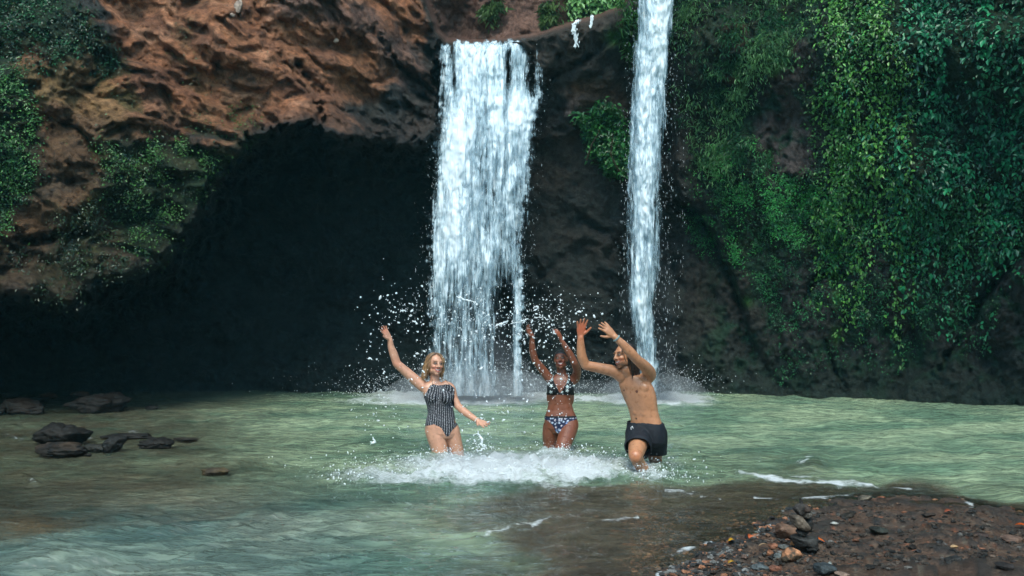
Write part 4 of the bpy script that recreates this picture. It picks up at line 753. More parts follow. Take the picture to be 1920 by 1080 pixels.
# hair: a parting on top, waves down to the shoulders, swept off the face
def hairdo(hc, hR, hF, hU, hk, parent, n, length, c0, c1, wave, side_bias, r0=.0042, back_only=False, seed=1, blow=(0, 0, 0), face_lim=.30):
    rg = np.random.default_rng(seed); P = []; rad = []; cl = []
    for i in range(n):
        th = rg.uniform(-math.pi, math.pi); ph = math.acos(rg.uniform(.02, 1.0))   # th from the front round the head, ph from the crown
        if abs(th) < 1.0 and ph > .62: continue
        if abs(th) < 1.3 and ph > 1.05: continue
        sx, cx = math.sin(th)*math.sin(ph), math.cos(th)*math.sin(ph)
        d = hR*sx*.080+hF*(cx*.100-.022)+hU*(math.cos(ph)*.090+.030); p = hc+d*hk
        out = (hR*sx+hF*cx*.8).normalized() if abs(sx)+abs(cx) > .01 else hR
        sdn = 1 if sx > 0 else -1
        side = (hR*sdn*(1 if abs(th) < 2.2 else .4)-hF*(.55 if abs(th) < 2.0 else .5)).normalized()
        L = length*rg.uniform(.75, 1.08)*(1 if side_bias is None or sdn == side_bias else .9); m = 14; pts = [p-out*.004]; ph0 = rg.uniform(0, 6.3); ph1 = rg.uniform(0, 6.3); cur = Vector(p)
        for j in range(1, m):
            t = j/(m-1); drop = sstep(.0, .45, t+.25*(ph/1.57))
            v = (side*(1-drop)*1.1+out*.10*(1-t)+Vector((0, 0, -1))*drop*1.0+hU*(-.15)*(1-drop)+Vector(blow)*t)
            v = v.normalized()*L/(m-1); cur = cur+v
            q = cur-hc; qa = np.array((q.dot(hR)/.082, (q.dot(hF)+.022)/.098, (q.dot(hU)-.03)/.092))/hk; l = np.linalg.norm(qa)   # stay outside the skull
            if l < 1.03 and q.dot(hU) > -.07*hk: qa = qa/l*1.03; cur = hc+(hR*float(qa[0])*.082+hF*(float(qa[1])*.098-.022)+hU*(float(qa[2])*.092+.03))*hk
            pts.append(cur+(hR*math.sin(t*9+ph0)+hF*math.cos(t*8+ph1))*wave*t)
        k = rg.random(); P.append(pts); rad.append(r0*rg.uniform(.6, 1.3)); cl.append((np.array(c0)*(.6+.7*k), np.array(c1)*(.6+.7*k)))
    return strands('hair', None, P, rad, cl, HAIR, parent)
hairdo(hc, hR, hF, hU, hk*1.02, pA, 620, .225, (.13, .065, .028), (.40, .23, .10), .020, -1, .0050, blow=(-.25, .1, 0), seed=4)
# bracelet
def ring_on(name, c, ax, r, t, colr, parent, mat=STONE):
    ax = Vector(ax).normalized(); a = ax.cross(Vector((.2, .3, 1))).normalized(); b = ax.cross(a); pts = [Vector(c)+(a*math.cos(x)+b*math.sin(x))*r for x in np.linspace(0, 2*math.pi, 22)]
    v, q = tube(pts, t, 6); mesh_np(name, v, q, mat, parent, col=np.tile(colr, (len(v), 1)))
ring_on('bracelet', J(894.5, 788.3, Y0-.16), J(897, 789.5, Y0-.17)-J(885, 782, Y0-.12), .029, .005, (.75, .73, .70), pA)
# ---------------------------------------------------------------- woman in the flowered bikini
Y0 = 9.75; R, Fd, U_ = frame(-6, 0, 0)
B = Body()
tor = [(1053, 692, .046, .046), (1053, 700, .050, .048), (1053, 706, .090, .058), (1052.5, 712, .128, .072), (1051, 722, .142, .086), (1050.5, 734, .138, .088), (1050, 746, .126, .082), (1050, 757, .126, .078), (1050.5, 768, .140, .084), (1051, 780, .166, .098), (1052, 791, .180, .104), (1051, 802, .165, .10), (1048, 811, .10, .08)]
B.loft([J(a, b, Y0) for a, b, _, _ in tor], [R]*13, [Fd]*13, [x[2] for x in tor], [x[3] for x in tor], 28)
for x in (-1, 1):
    B.ell(J(1050.5+x*13.5, 729, Y0)+Fd*.066, (.058, .052, .056), R, Fd, U_); B.ell(J(1051+x*13, 798, Y0)-Fd*.07, (.09, .08, .09), R, Fd, U_)
    B.ell(J(1050.5+x*19, 744, Y0)-Fd*.03, (.04, .05, .10), R, Fd, U_)
B.limb([J(1036, 716, Y0+.03), J(1027, 706, Y0+.03), J(1014, 689, Y0+.0), J(1003, 675, Y0-.03)], [.052, .050, .043, .037])
B.limb([J(1003, 675, Y0-.03), J(999, 659, Y0-.05), J(997.5, 643, Y0-.07), J(997.5, 632, Y0-.08)], [.037, .037, .030, .0235])
wL = J(997.5, 630, Y0-.08); B.hand(wL, J(986, 612, Y0-.14)-wL, (.45, -.7, .5), -1, .172, .32, .16)
B.limb([J(1070, 716, Y0+.03), J(1079, 708, Y0+.02), J(1082, 694, Y0-.06), J(1077, 680, Y0-.16)], [.054, .052, .044, .038])
B.limb([J(1077, 680, Y0-.16), J(1069, 665, Y0-.18), J(1060, 650, Y0-.20), J(1053.5, 640, Y0-.21)], [.038, .038, .030, .0235])
wR = J(1053, 638, Y0-.21); B.hand(wR, J(1044, 618, Y0-.24)-wR, (-.7, .3, -.1), -1, .172, .50, .10)
B.limb([J(1035, 798, Y0+.03), J(1032, 814, Y0+.04), J(1031, 838, Y0+.06), J(1030, 865, Y0+.08), J(1032, 900, Y0+.2), J(1034, 938, Y0+.3)], [.094, .088, .070, .056, .053, .038])
B.limb([J(1068, 796, Y0-.02), J(1064, 812, Y0-.10), J(1055, 838, Y0-.24), J(1049, 860, Y0-.34), J(1052, 900, Y0-.28), J(1055, 950, Y0-.18)], [.098, .094, .078, .062, .055, .040])
for ft in (J(1034, 940, Y0+.28), J(1055, 952, Y0-.2)): B.limb([ft, ft+Vector((0, -.10, -.015)), ft+Vector((0, -.17, -.02))], [.040, .035, .022], flat=.7)
B.limb([J(1053, 704, Y0+.02), J(1052, 690, Y0)], [.050, .047])
hR, hF, hU = frame(-8, 10, -5); hk = .93; hc = J(1051.5, 675, Y0-.04); B.head(hc, hR, hF, hU, hk, .95)
V_, Nn, Q_ = B.build('body'); pu, pv = proj(V_)
skinB = np.array((.18, .060, .030)); col_ = np.tile(skinB, (len(V_), 1))
for c0 in (wL+(J(986, 612, Y0-.14)-wL)*.6, wR+(J(1044, 618, Y0-.24)-wR)*.6): col_ = tint(V_, col_, c0, .07, (1.5, 1.35, 1.3))
col_ = paint_face(V_, Nn, col_, hc, hR, hF, hU, hk, skinB, (.20, .05, .045), (.02, .012, .01), 1.15)
pB = empty('person', ow(1045, 840)); tag(pB, 'laughing woman in a black flowered bikini with both arms raised', 'person')
mesh_np('body', V_, Q_, SKIN, pB, col=col_)
top = [(1022, 724), (1027, 718), (1033, 708), (1035, 701), (1038.5, 701), (1038, 712), (1044, 726), (1050, 736), (1057, 727), (1063, 714), (1065, 703), (1068.5, 703), (1070, 712), (1076, 722), (1080, 730), (1080, 741.5), (1020, 739.5)]
armk = (seg_dist(pu, pv, [(1079, 705), (1082, 692), (1077, 678)]) < 10) | (seg_dist(pu, pv, [(1027, 704), (1014, 688)]) < 9)
top_b = (pv > 736.5) & (pv < 740.8)
keepB = (((sdf(pu, pv, top) > 0) & (Nn@np.array(Fd) > -.25)) | (top_b & (np.abs((V_-np.array(J(1051, 737, Y0)))@np.array(R)) < .17))) & ~armk
def flowers(P, base, cols, cell, rad, seed):
    r = P-np.array(J(1051, 737, Y0)); x = r@np.array(R)/cell; y = r[:, 2]/cell; c = np.tile(base, (len(P), 1)).astype(float); rg = np.random.default_rng(seed).random((64, 64, 4))
    xi = np.floor(x).astype(int); yi = np.floor(y).astype(int)
    for i in (-1, 0, 1):
        for j in (-1, 0, 1):
            h = rg[(xi+i) % 64, (yi+j) % 64]; dx = x-(xi+i+.2+.6*h[:, 0]); dy = y-(yi+j+.2+.6*h[:, 1]); d = np.hypot(dx, dy); an = np.arctan2(dy, dx)
            m = (d < rad*(.72+.34*np.cos(5*an+h[:, 2]*6))) & (h[:, 3] < .85); k = (h[:, 2]*len(cols)).astype(int); c[m] = np.array(cols)[k[m]]
    return c
wear('bikini_top', V_, Nn, Q_, keepB, .0045, lambda P: flowers(P, (.008, .010, .012), [(.50, .56, .56), (.38, .48, .50)], .056, .33, 2), pB)
bot = [(1012, 779.5), (1095, 779.5), (1095, 785), (1083, 786), (1068, 791), (1055, 802), (1047, 814), (1042, 811), (1037, 800), (1029, 791), (1019, 785), (1010, 785)]
wear('bikini_bottom', V_, Nn, Q_, sdf(pu, pv, bot) > 0, .0045, lambda P: np.where((P[:, 2] > J(0, 782.3, Y0).z)[:, None], np.array((.008, .010, .014)), flowers(P, (.012, .018, .05), [(.45, .52, .65), (.20, .28, .50), (.55, .5, .55)], .030, .42, 5)), pB)
hb_ = Body(); hb_.ell(hc-hF*.026*hk+hU*.036*hk, (.0775*hk, .097*hk, .086*hk), hR, hF, hU, 20)
hv, hn, hq = hb_.build('x', .004, 3); rr_ = hv-np.array(hc); yy = rr_@np.array(hF); z_ = rr_@np.array(hU); ok = (z_-yy*.75 > .020*hk) | (yy < -.01)
hv = hv+hn*(.0025*np.sin(np.arctan2(rr_@np.array(hR), z_+.02)*34))[:, None]
v2, q2 = compact(hv, hq[ok[hq].all(1)]); mesh_np('hair', v2, q2, HAIR, pB, col=np.tile((.012, .009, .008), (len(v2), 1)))
# ---------------------------------------------------------------- man in the black shorts
Y0 = 8.6; R, Fd, U_ = frame(-34, 0, 5)
B = Body(); T_ = lambda u, v, d=0: J(u, v, Y0+d)
tor = [(1181, 692, .056, .056), (1183, 701, .062, .062), (1187, 706, .120, .075), (1190, 713, .165, .092), (1193, 724, .184, .110), (1197, 738, .182, .114), (1201, 752, .170, .108), (1205, 766, .156, .100), (1209, 780, .154, .098), (1212, 792, .162, .106), (1212, 806, .172, .118), (1212, 820, .165, .115), (1210, 830, .12, .09)]
B.loft([T_(a, b) for a, b, _, _ in tor], [R]*13, [Fd]*13, [x[2]*.95 for x in tor], [x[3]*.95 for x in tor], 30)
for x in (-1, 1):
    B.ell(T_(1194, 724)+R*x*.072+Fd*.064, (.080, .034, .060), R, Fd, U_, 14)
    for j, zz in enumerate((748, 760, 772)): B.ell(T_(1200+j*3, zz)+R*x*.036+Fd*.076, (.036, .017, .036), R, Fd, U_, 10)
    B.ell(T_(1196, 706)+R*x*.075-Fd*.01, (.08, .045, .030), R, Fd, U_, 10)
B.limb([T_(1166, 706, .02), T_(1152, 697, .0), T_(1128, 691, -.02), T_(1098, 685, -.05)], [.062, .058, .050, .044])
B.limb([T_(1098, 685, -.05), T_(1091, 668, -.07), T_(1089, 648, -.09), T_(1088.5, 632, -.10)], [.044, .047, .037, .029])
wL = T_(1088.5, 630, -.10); B.hand(wL, T_(1091, 604, -.14)-wL, (.25, -.95, .0), 1, .192, .10, .24, .0100)
B.limb([T_(1208, 712, -.02), T_(1218, 702, -.06), T_(1210, 688, -.17), T_(1196, 676, -.26)], [.066, .063, .054, .045])
B.limb([T_(1196, 676, -.26), T_(1182, 661, -.30), T_(1166, 644, -.32), T_(1153, 631.5, -.33)], [.045, .047, .037, .028])
wR = T_(1151.5, 630, -.33); B.hand(wR, T_(1125, 604, -.36)-wR, (-.35, .85, -.35), 1, .192, .14, .20, .0098)
B.limb([T_(1197, 818, .0), T_(1196, 834, -.17), T_(1192, 853, -.36)], [.098, .090, .067])
B.ell(T_(1192, 856, -.40), (.056, .05, .060))
B.limb([T_(1192, 855, -.37), T_(1198, 868, -.30), T_(1208, 884, -.22), T_(1216, 905, -.10), T_(1224, 925, .02)], [.062, .056, .055, .046, .035])
B.limb([T_(1226, 816, .04), T_(1228, 838, .12), T_(1229, 862, .22), T_(1232, 900, .34), T_(1234, 935, .46)], [.095, .085, .064, .058, .042])
for ft, dd in ((T_(1224, 926, .02), Vector((-.05, -.12, -.06))), (T_(1234, 937, .44), Vector((-.08, -.14, -.02)))): B.limb([ft, ft+dd*.6, ft+dd], [.045, .038, .025], flat=.7)
B.limb([T_(1184, 705, .01), T_(1174, 692, -.02)], [.064, .060])
hR, hF, hU = frame(-56, 0, -6); hk = 1.04; hc = T_(1169, 668, -.02); B.head(hc, hR, hF, hU, hk, 1.14, False)
V_, Nn, Q_ = B.build('body'); pu, pv = proj(V_)
skinC = np.array((.42, .20, .105)); col_ = np.tile(skinC, (len(V_), 1))
vis = (Nn@np.array((0, -1, 0)) > .05) & (V_[:, 1] < Y0)
for cu, cv, rr_, cc in ((1194, 734, 2.6, (.13, .045, .03)), (1170, 732, 1.8, (.15, .055, .035)), (1193, 785, 1.6, (.07, .028, .018))):
    m = vis & (np.hypot(pu-cu, (pv-cv)/1.1) < rr_); col_[m] = cc
col_ = tint(V_, col_, wL+(T_(1091, 604, -.14)-wL)*.55, .09, (1.25, .72, .70)); col_ = tint(V_, col_, T_(1192, 856, -.42), .06, (1.05, .85, .8))
r_ = V_-np.array(hc); xx, yy, zz = [r_@np.array(a)/hk for a in (hR, hF, hU)]
bd = (np.linalg.norm(r_, axis=1) < .135) & (zz < -.030) & (zz > -.115) & (yy > -.02) & ((zz < -.062) | (np.abs(xx) > .040) | (zz > -.040)) & (np.abs(zz+.036) < .09); nzb = fbm(V_[:, 0]*120, V_[:, 1]*120, V_[:, 2]*120, 2)
kb = (bd*(.50+.35*nzb)*sstep(-.03, -.055, zz)).clip(0, .85)[:, None]; col_ = col_*(1-kb)+np.array((.045, .028, .02))*kb
col_ = paint_face(V_, Nn, col_, hc, hR, hF, hU, hk, skinC, (.30, .11, .09), (.03, .018, .012), .85)
pC = empty('person', ow(1205, 883)); tag(pC, 'bare-chested man with long dark hair in black swim shorts, wading with both arms raised', 'person')
mesh_np('body', V_, Q_, SKIN, pC, col=col_)
S_ = Body(); rg_ = [(1210.5, 792, .170, .116), (1211.5, 800, .180, .126), (1212, 812, .188, .134), (1212, 824, .184, .134), (1211, 832, .15, .11)]
S_.loft([T_(a, b) for a, b, _, _ in rg_], [R]*5, [Fd]*5, [x[2] for x in rg_], [x[3] for x in rg_], 30)
S_.limb([T_(1199, 812, .02), T_(1198, 825, -.09), T_(1196, 838, -.20)], [.122, .124, .120]); S_.limb([T_(1224, 812, .03), T_(1227, 832, .08), T_(1228, 846, .13)], [.122, .118, .112])
sv, sn, sq = S_.build('x', .006, 3)
ff = fbm(sv[:, 0]*6, sv[:, 1]*6, sv[:, 2]*2.5, 2)*.014+ridged(sv[:, 0]*8+1, sv[:, 1]*8, sv[:, 2]*3.5, 2)*.007; sv = sv+sn*ff[:, None]
# the legs are open below: drop the rounded ends so the hems are cut clean
a0, a1 = np.array(T_(1198, 825, -.09)), np.array(T_(1196, 838, -.20)); dd = (a1-a0)/np.linalg.norm(a1-a0); k1 = ((sv-a1)@dd > .03) & (np.linalg.norm(sv-a1, axis=1) < .17)
b1 = np.array(T_(1228, 848, .13)); k2 = ((sv-b1)[:, 2] < -.02) & (np.linalg.norm(sv-b1, axis=1) < .17)
wb = sv[:, 2] > T_(1211, 790.5).z
ok = ~(k1 | k2 | wb); v2, q2, n2 = compact(sv, sq[ok[sq].all(1)], sn); shorts = mesh_np('swim_shorts', v2, q2, CLOTH, pC, col=np.tile((.010, .012, .017), (len(v2), 1)))
sm = shorts.modifiers.new('thickness', 'SOLIDIFY'); sm.thickness = .006
dsv, dsq = merge([tube([T_(1196, 797)+Fd*.115, T_(1195, 799)+Fd*.135, T_(1196, 803)+Fd*.14], .003, 6), tube([T_(1196, 797)+Fd*.115, T_(1199, 799)+Fd*.14, T_(1200, 801)+Fd*.14], .003, 6)]); mesh_np('drawstring', dsv, dsq, CLOTH, shorts, col=np.tile((.6, .62, .65), (len(dsv), 1))).matrix_parent_inverse = Matrix.Identity(4)
hairdo(hc, hR, hF, hU, hk*1.02, pC, 600, .26, (.016, .011, .009), (.022, .015, .012), .006, None, .0055, blow=(.18, .15, 0), seed=9)
ring_on('wristband', T_(1156, 634.5, -.328), T_(1166, 644, -.32)-T_(1153, 631, -.33), .033, .008, (.20, .30, .32), pC)
# ================================================================ boulders, cairn, shingle, leaves
def bed_at(u, v):
    i = np.clip(np.searchsorted(ub, u), 0, len(ub)-1); j = np.clip(np.searchsorted(vb, v), 0, len(vb)-1); return BP[j, i]
def dirs_grid(n):
    th = np.linspace(0, math.pi, n); ph = np.linspace(0, 2*math.pi, 2*n, endpoint=False); T, P = np.meshgrid(th, ph, indexing='ij')
    i = np.arange(n*2*n).reshape(n, 2*n); j = np.roll(i, -1, 1)
    return np.stack([np.sin(T)*np.cos(P), np.sin(T)*np.sin(P), np.cos(T)], -1).reshape(-1, 3), np.stack([i[:-1], i[1:], j[1:], j[:-1]], -1).reshape(-1, 4)
def stone_mesh(r, seed, n=34, planes=14, rough=.06, soft=16):
    """an angular stone: the rounded hull of random planes, roughened; r = half sizes"""
    rg = np.random.default_rng(seed); D, Q_ = dirs_grid(n); nn = rg.normal(size=(planes, 3)); nn /= np.linalg.norm(nn, axis=1)[:, None]; dd = rg.uniform(.72, 1.0, planes)
    k = np.clip(D@nn.T, 0, None)/dd; h = 1/(((k**soft).sum(1)+.8**soft)**(1/soft)); P = D*h[:, None]
    P = P*(1+rough*fbm(D[:, 0]*2.5+seed, D[:, 1]*2.5, D[:, 2]*2.5, 4)+rough*.5*ridged(D[:, 0]*4, D[:, 1]*4+seed, D[:, 2]*4, 3))[:, None]
    return P*np.array(r), Q_
def stone(name, label, cat, u, v, wpx, hpx, colr, seed, dpt=.8, tilt=0., yaw=None, base=None, Y=None, group=None, lift=0., rough=.06, planes=14, c2=None, soft=16):
    """(u, v): middle of the stone as seen; rests on the bed (or at distance Y)"""
    if Y is None:
        p = ow(u, v+hpx*.30 if base is None else base)
        for _ in range(4):
            pu_, pv_ = proj((p.x, p.y, 0)); p = ow(u, v+hpx*.30 if base is None else base, max(0., float(bed_at(float(pu_), float(pv_))[2])))
        Y = p.y
    k = F_PX/Y; r = (wpx/2/k, wpx/2/k*dpt, hpx/2/k); P, Q_ = stone_mesh(r, seed, rough=rough, planes=planes, soft=soft)
    M = np.array(Matrix.Rotation(math.radians(tilt), 3, 'Y') @ Matrix.Rotation(0 if yaw is None else math.radians(yaw), 3, 'Z')); P = P@M.T
    c = at(u, v, Y); c.z += lift
    g = sstep(-.3, .5, fbm(P[:, 0]/r[0]*1.2+seed, P[:, 1]/r[0]*1.2, P[:, 2]/r[0]*1.2, 4))[:, None]
    cc = np.array(colr)*(1-g)+np.array(c2 if c2 is not None else np.array(colr)*.55)*g
    o = mesh_np(name, P, Q_, STONE, col=cc); o.location = c; tag(o, label, cat, group); return o
dk, br, rd = (.028, .026, .024), (.04, .028, .020), (.055, .034, .025)
G1 = 'boulders in the shallows on the left'
for a in ((188, 757, 96, 34, (.024, .019, .016), 'large dark boulder at the back of the left shallows under the cave', .7, 0, (.012, .010, .009)), (38, 763, 80, 28, (.024, .02, .017), 'brownish boulder near the left edge, at the far side of the shallows', .7, 6, (.014, .010, .008)), (62, 769, 44, 16, dk, 'small dark rock leaning on the right of the boulder by the left edge', .7, -5, None), (-6, 771, 34, 14, dk, 'dark rock cut off by the left edge of the picture', .7, 0, None),
          (18, 742, 34, 9, dk, 'low dark rock against the cave wall in the far left corner', .6, 0, None), (90, 742, 26, 9, (.09, .05, .035), 'small reddish rock against the cave wall on the left', .6, 0, None), (62, 748, 56, 10, dk, 'long low dark rock just behind the boulder near the left edge', .5, 0, None), (152, 739, 32, 9, (.12, .07, .05), 'low reddish rock poking out behind the large back boulder', .6, 0, None),
          (285, 765, 24, 8, dk, 'tiny dark pointed rock alone to the right of the large back boulder', .7, 0, None), (119, 815, 84, 38, dk, 'tallest rounded black boulder of the nearer rocks on the left', .8, 4, None), (115, 843, 86, 24, dk, 'wide low black rock in front of the rounded black boulder', .7, 0, br),
          (208, 836, 46, 26, (.04, .042, .042), 'slanting dark slab with a pointed top right of the low black rock', .6, -28, None), (180, 841, 34, 16, (.05, .05, .045), 'low grey rock touching the left of the slanting slab', .7, 5, None), (238, 818, 84, 9, dk, 'long flat dark rock barely above the water behind the slanting slab', .4, 0, None),
          (293, 833, 62, 17, dk, 'low pointed dark rock standing apart on the right of the near rocks', .6, 0, None), (404, 884, 52, 13, (.13, .095, .05), 'flat brown stone alone in the current left of the splashing', .6, -3, (.05, .04, .03)), (166, 853, 14, 5, dk, 'very small dark stone below the slanting slab', .7, 0, None), (350, 823, 44, 5, (.06, .05, .04), 'almost drowned rock with a little foam right of the near rocks', .6, 0, None)):
    stone('boulder', a[5], 'boulder', a[0], a[1], a[2], a[3]*1.12, np.array(a[4])*.5, int(a[0]+a[1]*3), dpt=a[6], tilt=a[7], group=G1, c2=a[8], base=a[1]+a[3]*.45, rough=.17, soft=26, planes=20)
Yc = 5.15; GC = 'stones of the balanced cairn'
for (u, v, w_, h_, c_, tl, lab, sd_, dy) in ((1512, 1017, 46, 22, (.05, .05, .05), 8, 'wide dark bottom stone of the balanced cairn', 3, 0), (1504, 998, 18, 14, (.04, .04, .04), 0, 'small black stone second from the bottom of the cairn', 5, 0), (1500, 978, 33, 17, (.13, .105, .085), 40, 'long slanting brown stone in the middle of the cairn', 8, -.01), (1515, 981, 13, 24, (.035, .035, .035), -6, 'black upright stone behind the slanting one in the cairn', 9, .03),
                                          (1513, 966, 19, 11, (.075, .07, .065), -14, 'flat grey stone lying on top of the slanting brown one in the cairn', 11, .01), (1500.5, 956.5, 18, 17, (.055, .05, .048), 38, 'rounded grey stone near the top of the cairn, on its left', 13, -.005), (1511, 954, 14, 13, (.06, .045, .04), 20, 'small reddish black stone near the top of the cairn, on its right', 14, .0), (1502.5, 944, 5.5, 15, (.03, .03, .03), -8, 'thin upright splinter of stone crowning the cairn', 17, 0)):
    stone('cairn_stone', lab, 'stone', u, v, w_*1.15, h_*1.22, c_, sd_, dpt=.75, tilt=tl, Y=Yc+dy, group=GC, rough=.035, planes=10)
NS = [(1473, 997, 46, 28, (.23, .135, .095), 'broad flat pinkish rock at the water edge left of the cairn', 0, None), (1487, 1019, 10, 8, (.5, .22, .09), 'small orange pebble against the left of the cairn base', 0, None), (1482, 1042, 34, 24, (.07, .055, .04), 'dark round rock with an orange patch on top below the cairn', 6, (.42, .19, .10)),
      (1459, 1042, 15, 10, (.22, .25, .26), 'pale grey stone left of the orange-topped rock', 20, None), (1498, 1046, 6, 20, (.36, .36, .33), 'thin pale slab standing on edge right of the orange-topped rock', 25, None), (1516, 1050, 18, 9, (.17, .10, .07), 'flat brown stone left of the long orange leaf', 8, None), (1545, 1068, 40, 19, (.06, .075, .085), 'blue-grey block of stone at the bottom below the orange leaf', 5, None),
      (1556, 1058, 8, 10, (.40, .45, .45), 'white pebble resting on the blue-grey block', 0, None), (1577, 1075, 26, 8, (.30, .21, .17), 'flat tan stone on the bottom edge right of the blue-grey block', 5, None), (1469, 1026, 20, 9, (.16, .17, .17), 'flat grey stone above the orange-topped rock', 0, None), (1451, 1023, 18, 10, (.30, .13, .08), 'angular rust-red stone left of the flat grey one', 10, None),
      (1443, 1037, 12, 9, (.36, .16, .09), 'small bright rust stone between the yellow leaf and the pale grey stone', 0, None), (1424, 1064, 28, 13, (.12, .14, .15), 'smooth blue-grey stone near the bottom left corner of the bank', 4, None), (1453, 1065, 22, 10, (.25, .11, .075), 'dull red stone right of the smooth blue-grey one', 0, None), (1376, 1060, 16, 8, (.24, .12, .08), 'red-brown stone among the wet shingle at the bottom', 0, None),
      (1620, 935, 26, 11, (.22, .19, .15), 'grey-tan rock on the far water edge of the bank', -20, None), (1653, 933, 14, 7, (.30, .12, .07), 'small red rock on the far water edge of the bank', 0, None), (1564, 981, 13, 6, (.45, .46, .44), 'small white stone behind the cairn on the bank', 0, None), (1589, 967, 24, 9, (.04, .035, .03), 'black lump right behind the cairn', -12, None), (1648, 996, 32, 13, (.04, .045, .04), 'black jagged rock in the middle of the bank', 8, None),
      (1704, 1014, 18, 9, (.035, .035, .033), 'small black rock half sunk in the middle of the bank', 0, None), (1790, 1050, 32, 13, (.04, .04, .04), 'black rock near the bottom on the right of the bank', -6, None), (1885, 1062, 34, 14, (.045, .04, .04), 'dark low rock in the lower right corner', 5, None), (1835, 1003, 30, 9, (.07, .05, .045), 'dull dark rock low in the right part of the bank', 0, None), (1896, 1012, 40, 12, (.22, .14, .11), 'pale brown rock at the right edge of the bank', 0, None),
      (1740, 965, 26, 7, (.05, .04, .035), 'thin dark rock near the far side of the bank', 0, None), (1520, 1030, 20, 6, (.035, .035, .035), 'dark flake of stone leaning out right of the cairn base', 5, None), (1789, 1024, 11, 5, (.62, .40, .22), 'small cream and orange pebble on the right of the bank', 0, None), (1628, 1002, 10, 6, (.40, .30, .24), 'small pale pebble left of the black jagged rock', 0, None)]
for i, (u, v, w_, h_, c_, lab, tl, c2) in enumerate(NS): stone('bank_stone', lab, 'stone', u, v, w_, h_, tuple(np.array(c_)*.72), 40+i*3, dpt=.8, tilt=tl, base=v+h_*.38, group='stones lying on the bank', rough=.05, c2=c2, planes=12)
def fallen_leaf(u, v, wpx, ang, colr, lab, asp=.4):
    p = bed_at(u, v); Y = p[1]; k = F_PX/Y; L = wpx/k; n = 9; V_ = []; a = math.radians(ang)
    for i in range(n):
        t = i/(n-1); wd_ = L*asp*.5*math.sin(math.pi*t**.8)**.8 if 0 < i < n-1 else .001
        for sgn in (-1, 0, 1): V_.append((L*(t-.5)*math.cos(a)-sgn*wd_*math.sin(a), L*(t-.5)*math.sin(a)*1.6+sgn*wd_*math.cos(a)*1.6, .010+abs(sgn)*wd_*.35+.012*math.sin(t*3)))
    Q_ = [(i*3+j, i*3+j+1, i*3+j+4, i*3+j+3) for i in range(n-1) for j in (0, 1)]
    o = mesh_np('fallen_leaf', np.array(V_), Q_, LEAF, col=np.tile(colr, (len(V_), 1))); o.location = (float(p[0]), float(p[1]), float(max(p[2], 0))+.006); tag(o, lab, 'leaf', 'fallen leaves on the bank')
    sm = o.modifiers.new('thickness', 'SOLIDIFY'); sm.thickness = .001
fallen_leaf(1529, 1052, 27, -38, (.85, .16, .02), 'long bright orange leaf lying below the cairn', .36)
fallen_leaf(1405, 1022, 15, 40, (.62, .13, .04), 'red-orange leaf by the wet pebbles left of the cairn', .6)
fallen_leaf(1369, 1034, 13, 0, (.85, .42, .03), 'yellow leaf at the water edge on the left of the bank', .7)
fallen_leaf(1913, 1001, 20, -40, (.85, .14, .02), 'bright orange leaf at the right edge of the bank', .5)
fallen_leaf(1779, 982, 18, 5, (.42, .10, .05), 'dull red leaf on the far right part of the bank', .45)
fallen_leaf(1431, 1044, 20, 3, (.45, .27, .15), 'dry tan leaf curled like a stick between the rust stones', .2)
fallen_leaf(1371, 1076, 15, 5, (.65, .33, .04), 'mustard leaf on the bottom edge of the picture', .5)
# shingle: small stones too many to count
def pebbles(name, label, n, dens, smin, smax, pal, lowres=6):
    uu = RNG.uniform(1180, 1960, n*6); vv_ = RNG.uniform(925, 1110, n*6); k = RNG.random(n*6) < dens(uu, vv_); uu, vv_ = uu[k][:n], vv_[k][:n]; n = len(uu)
    D, Q_ = dirs_grid(lowres); i = np.clip(np.searchsorted(ub, uu), 0, len(ub)-1); j = np.clip(np.searchsorted(vb, vv_), 0, len(vb)-1); p = BP[j, i]+np.stack([RNG.uniform(-.01, .01, n)]*2+[np.zeros(n)], 1)
    s_ = smin+(smax-smin)*RNG.random(n)**3; sc = s_[:, None]*np.stack([RNG.uniform(.8, 1.5, n), RNG.uniform(.7, 1.2, n), RNG.uniform(.3, .7, n)], 1); a = RNG.uniform(0, 6.3, n)
    jit = 1+.22*RNG.normal(size=(n, len(D))); jit = np.clip(jit, .7, 1.3); L = D[None]*jit[..., None]; L[:, D[:, 2] > .999] = L[:, :1]; L = L*sc[:, None]
    x = L[..., 0]*np.cos(a)[:, None]-L[..., 1]*np.sin(a)[:, None]; y = L[..., 0]*np.sin(a)[:, None]+L[..., 1]*np.cos(a)[:, None]
    P = np.stack([x, y, L[..., 2]], -1)+(p+np.array((0, 0, 1))*sc[:, 2:]*.35)[:, None]
    cc = np.array(pal)[RNG.integers(0, len(pal), n)]*RNG.uniform(.6, 1.3, (n, 1))
    o = mesh_np(name, P.reshape(-1, 3), (Q_[None]+(np.arange(n)*len(D))[:, None, None]).reshape(-1, 4), STONE, col=np.repeat(cc, len(D), 0), smooth=False); tag(o, label, 'gravel', kind='stuff')
PAL = [(.04, .034, .03), (.075, .05, .038), (.13, .075, .05), (.03, .03, .032), (.085, .062, .05), (.20, .09, .055), (.11, .105, .10), (.03, .028, .026)]
pebbles('gravel', 'small mixed pebbles strewn over the brown bank', 3000, lambda u, v: sstep(.03, -.02, depth_at(u, v))*(.10+.9*sstep(1600, 1420, u))*sstep(-.3, .4, fbm(u/60, v/20, 1.5, 3)), .0025, .017, PAL)
pebbles('shingle', 'wet black and rust pebbles along the lower left edge of the bank', 2600, lambda u, v: sstep(.035, .0, np.abs(depth_at(u, v)+.005))*sstep(1560, 1480, u), .004, .022, [(.03, .03, .032), (.05, .05, .05), (.025, .03, .034), (.09, .06, .05), (.26, .12, .07), (.13, .13, .13)])
